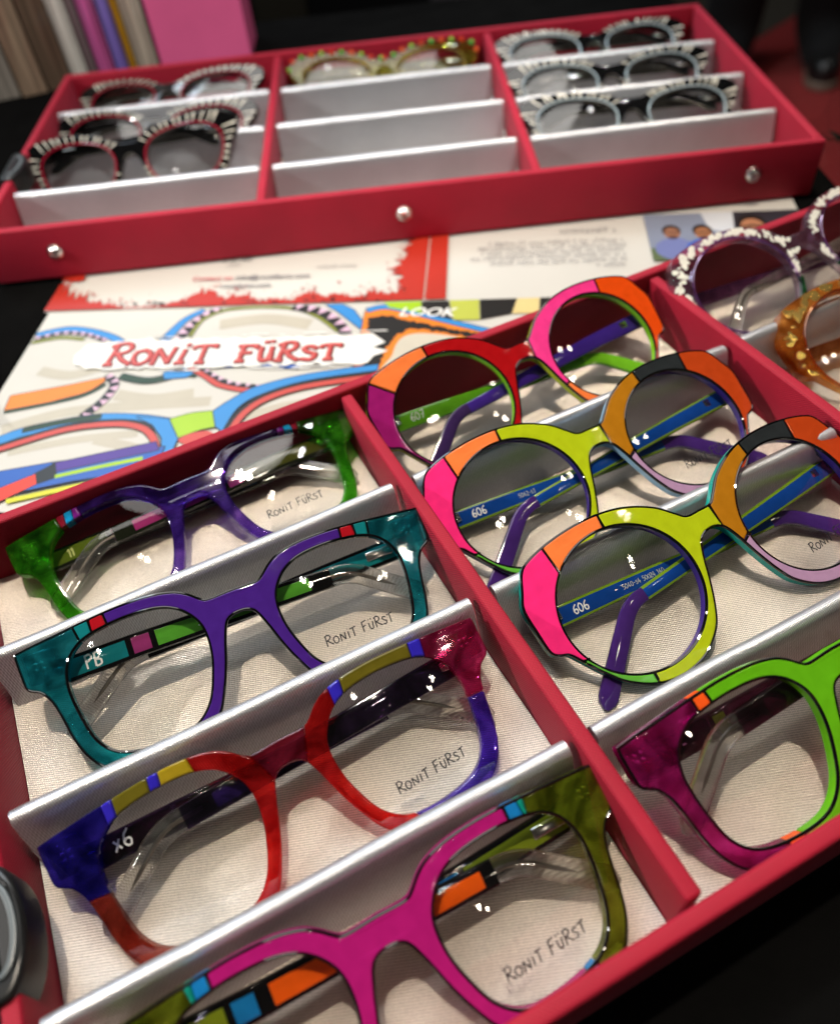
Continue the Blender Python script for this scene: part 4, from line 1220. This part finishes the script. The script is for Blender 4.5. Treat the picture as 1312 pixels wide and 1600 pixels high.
decal('printed_temple', [(80, -56), (94, -50.5), (99, -54), (93, -60), (82, -61)], IBL)
decal('printed_rim', band([(93, -52), (103.6, -60), (113, -67), (131, -71), (150, -67)], 3.0), IRD)
checks([(97, -50.5), (106, -58.5), (118, -65.5), (134, -68.5)], 3.0, 8, 'printed_zigzag')
decal('printed_temple', band([(104, -52), (128, -51), (150, -54)], 3.0), IDB)
# right pictured pair: orange and black
decal('printed_rim', [(177.8, -60), (178.6, -8), (190, -5), (232, -24), (262, -38), (262, -60)], IOR)
decal('printed_rim', band([(179.5, -7.5), (190.2, -4.8), (208, -12), (231, -22.5), (262, -36)], 3.6), IBL)
decal('printed_black_wear', [(180.3, -14), (190, -12), (206, -19), (240, -31), (240, -34), (204, -24), (197, -30), (192, -42), (190, -58), (182, -58), (184, -44), (181, -36), (186, -30), (181, -24)], IBK, rag=.9, seed=4, step=1.2)
decal('printed_lens_area', catmull([(197, -62), (196.4, -46), (199, -34), (206, -29), (218.7, -30), (232, -34), (262, -46), (262, -62)], True, 5), ink('warm_white', '#c8c2b2'))
for k, (pts, mt) in enumerate([([(188, -.6), (208, -.6), (208.9, -11.5), (191, -5.5)], ILI), ([(208.3, -.6), (223, -.6), (225.5, -18), (209, -11.7)], IBK), ([(223.3, -.6), (239, -.6), (239.6, -18.6), (226, -18.2)], IPL),
                              ([(239.3, -.6), (259, -.6), (256, -14), (240, -18.4)], IBK), ([(259.3, -.6), (271, -.6), (270, -14), (256.3, -14)], ICR), ([(271.3, -.6), (292, -.6), (292, -14), (270.4, -14)], IBK)]):
    decal('printed_temple_stripe', pts, mt)
def flat_text(txt, size, org, mat, name, shear=0., rot=0., align='LEFT', sx=1.0):
    cu = bpy.data.curves.new(name, 'FONT'); cu.body = txt; cu.size = size * .001; cu.shear = shear; cu.align_x = align; cu.resolution_u = 3; cu.offset = size * .000022
    tmp = bpy.data.objects.new('tmp', cu); COL.objects.link(tmp)
    dg = bpy.context.evaluated_depsgraph_get(); dg.update()
    me = bpy.data.meshes.new_from_object(tmp.evaluated_get(dg))
    bpy.data.objects.remove(tmp); bpy.data.curves.remove(cu)
    me.materials.clear()
    LAY[0] += .000012
    o = link(name, me, mat, leaf)
    o.location = (org[0] * .001, org[1] * .001, LAY[0]); o.rotation_euler = (0, 0, rot); o.scale = (sx, 1, 1)
    return o
flat_text('LOOK', 10.5, (196.5, -13.2), IWH, 'printed_lettering', shear=.3, rot=-.06)
# front pictured pair
decal('printed_rim', band([(4, -110), (13.2, -104), (26, -97.4), (54, -90.4), (75, -90.6), (93, -94)], (5.5, 7)), IBL)
decal('printed_rim', band([(22, -97.6), (40, -92), (58, -88.6)], 3), IGR)
decal('printed_rim_edge', band([(5, -113), (15.6, -107), (42.8, -94.8), (66, -91.5), (82, -94), (91, -101), (96.5, -112), (97, -122)], 2.0), IBK)
decal('printed_rim', band([(6, -115.5), (17, -109.5), (43, -97.5), (66, -94), (80, -96.5), (88, -103), (93, -113), (93.5, -122)], 3.4), IRD)
decal('printed_rim', [(76, -89), (93.5, -91.3), (101, -103.7), (100, -118), (96.5, -116), (93, -104), (86, -95)], IBL)
decal('printed_bridge', catmull([(93.5, -91.3, 1), (103, -87.3), (113.5, -86.0, 1), (117.3, -97, 1), (110, -99), (101, -104, 1)], True, 5), ILI)
decal('printed_rim', catmull([(113.5, -86, 1), (120.5, -77.8), (131.4, -68.6), (155.5, -59.8), (190, -53.5, 1), (190, -58, 1), (156, -64.5), (135, -74), (125, -84), (121, -100, 1), (117.3, -97, 1)], True, 5), IBL)
decal('printed_rim_edge', band([(122, -100), (127, -85), (137, -74.6), (156, -66.3), (190, -59.4)], 2.0), IBK)
decal('printed_rim', band([(125, -100), (129.5, -87), (139, -77), (157, -69), (190, -62.5)], 3.4), IRD)
decal('printed_nosepad', catmull([(101.5, -106), (106, -101.5), (115, -100), (119, -106), (110, -110)], True, 5), IRD)
decal('printed_temple', [(18, -126), (44, -119.8), (60, -117), (96, -110), (96, -124), (60, -131), (39, -137), (18, -140)], IDB)
decal('printed_temple', [(45.9, -120.2), (91, -106.8), (94, -112.1), (49, -125.4)], IPU)
decal('printed_temple', [(39.6, -126.8), (46.7, -120.4), (50.6, -128.9), (42.9, -133)], IBK)
decal('printed_temple', [(20, -140), (40, -127), (42.9, -133), (24, -148)], IFL)
decal('printed_temple_edge', band([(50, -128.6), (66, -123.6), (88, -117.4)], 2.4), ILI)
decal('printed_temple_edge', band([(33, -143.5), (58, -135.8), (80, -130)], 3.0), IYE)
decal('printed_temple_edge', band([(36, -140), (58, -133.6), (80, -127.6)], 1.2), IBK)
for pts in ([(4, -112), (30, -102), (60, -98), (60, -102), (30, -106), (4, -117)], [(100, -40), (150, -38), (160, -44), (110, -46)]):
    pass
# soft printed shadows in the product photograph are separate grey inks
# white brush stroke with ragged ends
rb = random.Random(12)
top = [(31 + k * 3.2, -29.5 + rb.uniform(-1.1, 1.3) - (2.5 if k < 3 else 0)) for k in range(49)]
bot = [(31 + k * 3.2, -52.5 + rb.uniform(-1.2, 1.4) + (3 if k < 2 else 0)) for k in range(49)]
decal('printed_brush_stroke', top + [(192, -36), (186, -40), (194, -43), (187, -47)] + bot[::-1] + [(29, -47), (27.5, -41), (30, -36)], IWH)
V = []; F = []; LAY[0] += .000012
for k in range(46):
    u = rb.uniform(40, 180); v = rb.choice((rb.uniform(-30, -26.5), rb.uniform(-56, -52)))
    l = rb.uniform(3, 16); w = rb.uniform(.25, .9); st = len(V)
    V += [(x * .001, y * .001, LAY[0]) for x, y in ((u, v), (u + l, v - .2), (u + l * .9, v + w), (u + .4, v + w * .8))]
    F.append((st, st + 1, st + 2, st + 3))
o = link('printed_brush_flecks', mesh_from('flecks', V, F, False), IWH, leaf); o['kind'] = 'stuff'
# logo: dark offset strokes under red strokes
LOGO = {'R': (.72, [[(.08, .0), (.2, .98)], [(.02, .86), (.42, 1.0), (.62, .8), (.48, .56), (.2, .5)], [(.26, .5), (.5, .2), (.74, .02)], [(.0, .0), (.2, .02)]]),
        'O': ST['O'], 'N': ST['N'], 'I': (.4, [[(.14, .02), (.2, .62)], [(.05, .03), (.27, .03)], [(.24, .82), (.27, .88)]]),
        'T': (.66, [[(.0, .66), (.12, .78), (.62, .8), (.64, .7)], [(.34, .78), (.30, .02)], [(.2, .02), (.42, .02)]]),
        'F': (.60, [[(.1, .0), (.16, .84)], [(.0, .84), (.56, .86), (.58, .72)], [(.06, .44), (.42, .48)], [(.0, .0), (.24, .02)]]),
        'U': (.62, [[(.1, .74), (.12, .2), (.26, .02), (.42, .14), (.48, .74)], [(.22, 1.0), (.25, 1.08)], [(.42, 1.02), (.45, 1.1)], [(.48, .5), (.52, .02)]]),
        'K': (.56, [[(.08, .0), (.12, .78)], [(.44, .72), (.12, .42), (.48, .04)], [(.0, .0), (.2, .0)]]),
        'S': (.6, [[(.52, .62), (.28, .74), (.1, .6), (.26, .42), (.52, .3), (.42, .04), (.06, .06)]]), ' ': (.5, [])}
def logo_lines(txt, h, org, rot, seed, sp=.14):
    global ST
    keep = ST; ST = LOGO
    L_ = strokes(txt, h, org, rot, .012, random.Random(seed), sp)
    ST = keep
    return L_
def print_strokes(lines, w, mat, name, dx=0, dy=0):
    LAY[0] += .000012
    V = []; F = []
    for q in lines:
        pts = resample(q, .8, False) if len(q) > 1 else q
        m = len(pts)
        for i in range(m - 1):
            a, b = pts[i], pts[i + 1]; d = (b[0] - a[0], b[1] - a[1]); l = math.hypot(*d) or 1
            n_ = (-d[1] / l * w / 2, d[0] / l * w / 2); e = (d[0] / l * w * .3, d[1] / l * w * .3)
            st = len(V)
            V += [((x + dx) * .001, (y + dy) * .001, LAY[0] + .0000004 * (i % 7)) for x, y in ((a[0] - e[0] + n_[0], a[1] - e[1] + n_[1]), (a[0] - e[0] - n_[0], a[1] - e[1] - n_[1]), (b[0] + e[0] - n_[0], b[1] + e[1] - n_[1]), (b[0] + e[0] + n_[0], b[1] + e[1] + n_[1]))]
            F.append((st, st + 1, st + 2, st + 3))
    return link(name, mesh_from(name, V, F, False), mat, leaf)
lg = logo_lines('RONIT', 18.0, (46, -49.4), 0.0, 3, .04) + logo_lines('FURST', 15, (116, -48.8), 0.0, 4, .08)
print_strokes(lg, 3.6, ink('logo_shadow', '#3a1210'), 'printed_logo_shadow', .55, -.55)
print_strokes(lg, 2.5, ink('logo_red', '#b8322c'), 'printed_logo')
print_strokes(lg, .7, ink('logo_light', '#d8706a'), 'printed_logo_highlight', -.4, .45)
# upper left page: red ragged border, contact lines, small code of figures
ragged = []
rr = random.Random(5)
bumpv = [0] * 71
for c_, a_, w_ in ((0, 26, 5), (4, 16, 5), (9, 7, 4), (30, 15, 5), (36, 12, 4), (44, 5, 3), (50, 13, 2.5), (55, 9, 3), (62, 10, 4), (67, 12, 3)):
    for k in range(71): bumpv[k] = max(bumpv[k], a_ * math.exp(-((k - c_) / w_) ** 2))
for k in range(70):
    for q in range(3):
        u = -5 + (k + q / 3) * 3.0
        ragged.append((u, max(1.2, bumpv[k] * rr.uniform(.55, 1.15) + rr.uniform(.2, 2.2))))
side = [(209 - 7 - rr.uniform(0, 8) - 7 * math.exp(-((k / 3 - 9) / 5.) ** 2), 5 + k) for k in range(1, 140)]
decal('printed_red_border', [(-5.8, .4)] + [(209, .4), (209, 148)] + side[::-1] + [p for p in ragged[::-1] if p[0] < 198] + [(-5.8, 26)], IRED)
rr2 = random.Random(9)
V = []; F = []; LAY[0] += .000012
for k in range(150):
    u = rr2.uniform(0, 205); kk = min(70, int((u + 5) / 3)); v = bumpv[kk] + abs(rr2.gauss(0, 4)) + 1
    if rr2.random() < .3: u = 209 - 9 - abs(rr2.gauss(0, 6)); v = rr2.uniform(5, 60)
    r_ = rr2.uniform(.25, .95); st = len(V); a0 = rr2.uniform(0, 6)
    V += [((u + r_ * rr2.uniform(.6, 1.5) * math.cos(a0 + j * 1.2566)) * .001, (v + r_ * rr2.uniform(.6, 1.2) * math.sin(a0 + j * 1.2566)) * .001, LAY[0]) for j in range(5)]
    F.append(tuple(st + j for j in range(5)))
o = link('printed_splatter', mesh_from('splatter', V, F, False), IRED, leaf); o['kind'] = 'stuff'
V = []; F = []; LAY[0] += .000012
for k in range(60):
    u = rr2.choice((rr2.gauss(165, 14), rr2.gauss(120, 10), rr2.gauss(60, 10))); v = rr2.uniform(.8, 6)
    r_ = rr2.uniform(.3, 1.4); st = len(V); a0 = rr2.uniform(0, 6)
    V += [((u + r_ * rr2.uniform(.6, 1.5) * math.cos(a0 + j * 1.2566)) * .001, (v + r_ * rr2.uniform(.6, 1.0) * math.sin(a0 + j * 1.2566)) * .001, LAY[0]) for j in range(5)]
    F.append(tuple(st + j for j in range(5)))
o = link('printed_black_splatter', mesh_from('splatter', V, F, False), IBK, leaf); o['kind'] = 'stuff'
decal('printed_red_band', [(209.9, .4), (221.2, .4), (219.5, 148), (209.9, 148)], IRED)
decal('printed_red_corner', [(-5.8, 30), (8, 29), (5, 40), (2, 60), (4, 90), (1, 148), (-5.8, 148)], IRED, rag=1.2, seed=3, step=1.2)
flat_text('Contact us:', 5.2, (74, 25.8), ITR, 'printed_lettering')
flat_text('info@ronitfurst.com', 5.2, (99.5, 25.8), ITX, 'printed_lettering')
flat_text('ronitfurst.com', 5.0, (92.5, 17.6), ITX, 'printed_lettering')
# print too small to read: rows of tiny ink dashes
def greek(u0, u1, v, h, name, seed, mat=ITX):
    rl = random.Random(seed); V = []; F = []; LAY[0] += .000012
    u = u0
    while u < u1:
        w = rl.uniform(.5, 1.3) * h * .42
        hh = h * rl.choice((.55, .6, .85, .95)); b = v - (.25 * h if rl.random() < .12 else 0)
        t = .13 * h
        for q in (((u, b), (u + t, b), (u + t, b + hh), (u, b + hh)), ((u, b + hh - t), (u + w, b + hh - t), (u + w, b + hh), (u, b + hh))):
            st = len(V); V += [(x * .001, y * .001, LAY[0]) for x, y in q]; F.append((st, st + 1, st + 2, st + 3))
        u += w + .16 * h + (.5 * h if rl.random() < .2 else 0)
    o = link(name, mesh_from(name, V, F, False), mat, leaf)
    o['kind'] = 'stuff'
greek(88, 104, 44, 3.4, 'printed_small_print', 1, IBK); greek(91, 100, 39.5, 2.4, 'printed_small_print', 2)
greek(146, 168, 34.5, 2.6, 'printed_small_print', 3)
greek(285, 317, 62.5, 4.6, 'printed_small_print', 4)
for k, (a_, b_) in enumerate(((244, 320), (238, 320), (240, 320), (234, 319), (245, 319), (303, 318))):
    greek(a_, b_, 51.5 - 5.0 * k, 3.4, 'printed_small_print', 10 + k)
# printed portrait photograph: soft flat shapes
decal('printed_photo', [(333.5, 30), (420, 30), (420, 78), (333.5, 78)], ink('photo_sky', '#7f889c'))
decal('printed_photo_backdrop', [(376, 30), (420, 30), (420, 78), (380, 78)], ink('photo_dark', '#2a2830'))
decal('printed_photo_backdrop', [(368, 60), (381, 54), (384, 78), (366, 78)], ink('photo_pale', '#c8ccd2'))
decal('printed_photo_backdrop', [(333.5, 30), (352, 30), (340, 44), (333.5, 42)], ink('photo_green', '#5a6a48'))
for cx, cy, s, skin, hair, shirt in ((347, 58, 1.0, '#9a6a52', '#2e2622', '#6c76a8'), (364, 57, 1.05, '#a06a48', '#1c1612', '#3c5cae'), (392, 62, 1.55, '#a87252', '#1c1614', '#262a3c')):
    E_ = lambda a, b, x0, y0, n=28: [(x0 + a * math.cos(2 * math.pi * k / n), y0 + b * math.sin(2 * math.pi * k / n)) for k in range(n)]
    decal('printed_shirt', E_(11 * s, 11 * s, cx, cy - 17 * s), ink('shirt' + shirt, shirt), rag=.2, seed=1)
    decal('printed_hair', E_(5.2 * s, 6.3 * s, cx, cy + 1.6 * s), ink('hair' + hair, hair))
    decal('printed_face', E_(4.3 * s, 6.0 * s, cx, cy - 1.2 * s), ink('skin' + skin, skin))
    decal('printed_spectacles', band([(cx - 3.9 * s, cy), (cx - 1.9 * s, cy - .6 * s), (cx, cy + .2 * s), (cx + 1.9 * s, cy - .6 * s), (cx + 3.9 * s, cy)], 1.2 * s), IBK)
    decal('printed_beard', E_(2.8 * s, 1.8 * s, cx, cy - 5.4 * s), ink('beard', '#4a3226'))
# raised glossy fold lines
V, F = tube([(.2095, -.149, .00024), (.2095, -.05, .0003), (.2095, 0, .0003), (.2095, .149, .00024)], .00045, .00022, False, 6)
link('fold_line', mesh_from('fold', V, F), PAPER, leaf)
V, F = tube([(-.004, 0, .00028), (.1, 0, .00032), (.3, 0, .00032), (.42, 0, .00024)], .00045, .00024, False, 6)
link('fold_line', mesh_from('fold', V, F), PAPER, leaf)

# crumpled clear wrapping beside the leaflet
def crumple(name, label, x0, x1, y0, y1, zmax, seed, rot=0., org=(0, 0)):
    rnd = random.Random(seed); n = 18
    V = []; F = []
    for j in range(n + 1):
        for i in range(n + 1):
            u = i / n; v = j / n
            x = x0 + (x1 - x0) * u + rnd.uniform(-.003, .003); y = y0 + (y1 - y0) * v + rnd.uniform(-.003, .003)
            z = .001 + zmax * (abs(math.sin(5 * u + 7 * v + seed)) ** 2 * .5 + .5 * rnd.random()) * (4 * u * (1 - u) + .15)
            V.append((x, y, z))
    for j in range(n):
        for i in range(n):
            a = j * (n + 1) + i
            F.append((a, a + 1, a + n + 2)); F.append((a, a + n + 2, a + n + 1))
    o = link(name, mesh_from(name, V, F, False), film_mat())
    tag(o, label, 'wrapping')
crumple('plastic_wrapping', 'crumpled clear plastic wrapping left of the printed leaflet', -.08, .018, .33, .452, .006, 3)
crumple('plastic_wrapping', 'crumpled clear plastic wrapping at the right end of the rear tray', .496, .60, .20, .33, .035, 8)

# ------------------------------------------------------------------ things behind the rear tray
def upright(name, label, x, y, w, d, h, rz, hexc, lean=0., cat='bag', rough=.35, seed=0, clear=False):
    """a standing paper bag / sleeve with creased sides and a folded top rim"""
    root = empty(name, Matrix.Translation((x, y, -.0012)) @ Matrix.Rotation(rz, 4, 'Z') @ Matrix.Rotation(lean, 4, 'Y'))
    tag(root, label, cat)
    m = simple('bag_' + hexc.strip('#'), srgb(hexc), rough, 0, .5, noise=.12, scale=25, coat=.3)
    if cat == 'sleeve':
        nt = m.node_tree; nz = [n for n in nt.nodes if n.type == 'TEX_NOISE'][0]
        mp = nt.nodes.new('ShaderNodeMapping'); mp.inputs['Scale'].default_value = (14, 3, .25)  # vertical colour streaks painted in for the reflections of shiny folds
        tcn = [n for n in nt.nodes if n.type == 'TEX_COORD'][0]
        nt.links.new(tcn.outputs['Object'], mp.inputs['Vector']); nt.links.new(mp.outputs[0], nz.inputs['Vector'])
        mr = [n for n in nt.nodes if n.type == 'MAP_RANGE'][0]; mr.inputs['From Min'].default_value = .3; mr.inputs['From Max'].default_value = .7
        mr.inputs['To Min'].default_value = .45; mr.inputs['To Max'].default_value = 1.5
        m.node_tree.nodes['Principled BSDF'].inputs['Metallic'].default_value = .35
    rnd = random.Random(seed)
    V = []; F = []
    rows = 6
    for k in range(rows + 1):
        f = k / rows; z = h * f
        ww = w / 2 * (1 + .02 * math.sin(4 * f + seed)); dd = d / 2 * (1 - .35 * f)
        ring = [(-ww, -dd), (0, -dd + rnd.uniform(-.001, .001)), (ww, -dd), (ww * (1 - .10 * f), 0), (ww, dd), (0, dd), (-ww, dd), (-ww * (1 - .10 * f), 0)]
        V += [(a, b, z) for a, b in ring]
    for k in range(rows):
        for i in range(8):
            j = (i + 1) % 8
            F.append((k * 8 + i, k * 8 + j, (k + 1) * 8 + j, (k + 1) * 8 + i))
    F.append(tuple(range(8))[::-1])
    link('bag_body', mesh_from('bag', V, F, False), m, root)
    tz = rows * 8
    V2, F2 = tube([(V[tz + i][0], V[tz + i][1], h) for i in range(8)], .0014, .003, True, 6)
    link('rim', mesh_from('rim', V2, F2), m, root)
    return root
ST_ = [(.252, .757, .078, .05, .30, -.41, '#e8669a', 'pink paper bag standing behind the rear tray'),
       (.200, .800, .016, .10, .29, -.1, '#cfc4b2', 'cream card sleeve standing left of the pink bag'),
       (.1875, .800, .005, .10, .28, -.1, '#c2902a', 'thin yellow booklet standing among the sleeves'),
       (.179, .802, .010, .10, .30, -.1, '#8a78d0', 'violet card sleeve standing among the upright sleeves'),
       (.166, .803, .013, .10, .29, -.1, '#d868ac', 'orchid pink card sleeve standing among the upright sleeves'),
       (.155, .805, .007, .10, .30, -.1, '#77676a', 'mauve grey card sleeve standing among the upright sleeves'),
       (.144, .806, .013, .10, .30, -.1, '#e6e4da', 'white card sleeve standing among the upright sleeves'),
       (.126, .808, .020, .10, .29, -.1, '#6e5c4c', 'dark brown card sleeve standing among the upright sleeves'),
       (.104, .810, .020, .10, .30, -.1, '#a08a74', 'tan brown card sleeve standing among the upright sleeves'),
       (.081, .815, .022, .10, .29, -.1, '#9a948a', 'grey brown card sleeve standing among the upright sleeves'),
       (.057, .820, .022, .10, .30, -.1, '#b4c2c8', 'pale blue grey card sleeve standing at the far left'),
       (.033, .825, .022, .10, .30, -.1, '#c2c8ca', 'light grey card sleeve at the far left end of the row')]
for k, (x, y, w, d, h, rz, hx, lab) in enumerate(ST_):
    upright('paper_bag' if k == 0 else 'card_sleeve', lab, x, y, w, d, h, rz, hx, 0, 'bag' if k == 0 else 'sleeve', seed=k)

# dark counter far behind
cn = empty('dark_counter', Matrix.Translation((1.15, 2.55, -.75)) @ Matrix.Rotation(-.42, 4, 'Z'))
tag(cn, 'black display counter with dim grey and brown front panels in the dark background', 'counter')
BK2 = simple('black_laminate', (.004, .004, .0045), .5, 0, .3)
box('cabinet', (-1.15, 0, 0), (.62, .5, 1.0), BK2, cn, .01)
box('front_panel', (-.36, -.012, .02), (-.20, -.002, .98), simple('dim_olive_panel', (.022, .018, .010), .6), cn, .002)
box('front_panel', (.18, -.012, .02), (.36, -.002, .98), simple('dim_grey_panel', (.075, .062, .066), .6), cn, .002)
box('front_panel', (.40, -.012, .02), (.60, -.002, .98), simple('dim_black_panel', (.006, .006, .006), .6), cn, .002)

# standing person, dark trousers (only the lower legs reach the picture)
def person(loc, rz):
    J = {'pel': (0, 0, .95), 'hl': (.10, 0, .90), 'kl': (.12, .02, .50), 'al': (.12, -.02, .10), 'tl': (.13, .14, .035),
         'hr': (-.10, 0, .90), 'kr': (-.12, -.05, .50), 'ar': (-.13, -.14, .10), 'tr': (-.15, .02, .035),
         'ch': (0, 0, 1.30), 'nk': (0, 0, 1.50), 'hd': (0, .02, 1.60), 'top': (0, .02, 1.72),
         'sl': (.19, 0, 1.42), 'el': (.25, -.02, 1.14), 'wl': (.22, .12, .92), 'fl': (.21, .17, .84),
         'sr': (-.19, 0, 1.42), 'er': (-.25, -.02, 1.14), 'wr': (-.22, .12, .92), 'fr': (-.21, .17, .84)}
    Rr = {'pel': .15, 'hl': .115, 'kl': .098, 'al': .085, 'tl': .042, 'hr': .115, 'kr': .098, 'ar': .085, 'tr': .042, 'ch': .16, 'nk': .06, 'hd': .09, 'top': .075,
          'sl': .075, 'el': .052, 'wl': .036, 'fl': .035, 'sr': .075, 'er': .052, 'wr': .036, 'fr': .035}
    E_ = [('pel', 'hl'), ('hl', 'kl'), ('kl', 'al'), ('al', 'tl'), ('pel', 'hr'), ('hr', 'kr'), ('kr', 'ar'), ('ar', 'tr'), ('pel', 'ch'), ('ch', 'nk'), ('nk', 'hd'), ('hd', 'top'),
          ('ch', 'sl'), ('sl', 'el'), ('el', 'wl'), ('wl', 'fl'), ('ch', 'sr'), ('sr', 'er'), ('er', 'wr'), ('wr', 'fr')]
    ks = list(J)
    me = bpy.data.meshes.new('person'); me.from_pydata([J[k] for k in ks], [(ks.index(a), ks.index(b)) for a, b in E_], [])
    tmp = bpy.data.objects.new('tmp', me); COL.objects.link(tmp)
    md = tmp.modifiers.new('s', 'SKIN')
    for k, v in zip(ks, me.skin_vertices[0].data):
        v.radius = (Rr[k], Rr[k]); v.use_root = (k == 'pel')
    sb = tmp.modifiers.new('u', 'SUBSURF'); sb.levels = 2; sb.render_levels = 2
    dg = bpy.context.evaluated_depsgraph_get(); dg.update()
    m2 = bpy.data.meshes.new_from_object(tmp.evaluated_get(dg))
    bpy.data.objects.remove(tmp)
    m2.polygons.foreach_set('use_smooth', [True] * len(m2.polygons))
    o = link('person', m2, cloth_mat('black_trousers', (.0035, .0035, .004), rough=.9, sheen=.05, scale=800, var=.3))
    o.location = loc; o.rotation_euler = (0, 0, rz)
    tag(o, 'person in black trousers and dark shoes standing on the red carpet', 'person')
    for sx, key in ((1, 'tl'), (-1, 'tr')):
        x, y, z = J[key]
        P = [(x * 1000 + a, y * 1000 + b) for a, b in catmull([(-42, 30), (0, 62), (42, 30), (44, -60), (36, -170), (0, -200), (-36, -170), (-44, -60)], True, 5)]
        s = link('shoe_sole', extrude([P], 2, 22, 5, 3, None, False, 3), simple('pale_sole', (.16, .11, .08), .6), o)
        s2 = link('shoe', extrude([[(x * 1000 + (a - x * 1000) * .93, y * 1000 - 70 + (b - y * 1000 + 70) * .95) for a, b in P]], 22, 78, 30, 2, None, False, 5), simple('black_leather', (.006, .006, .006), .4), o)
person((2.03, 1.76, -.746), 2.4)
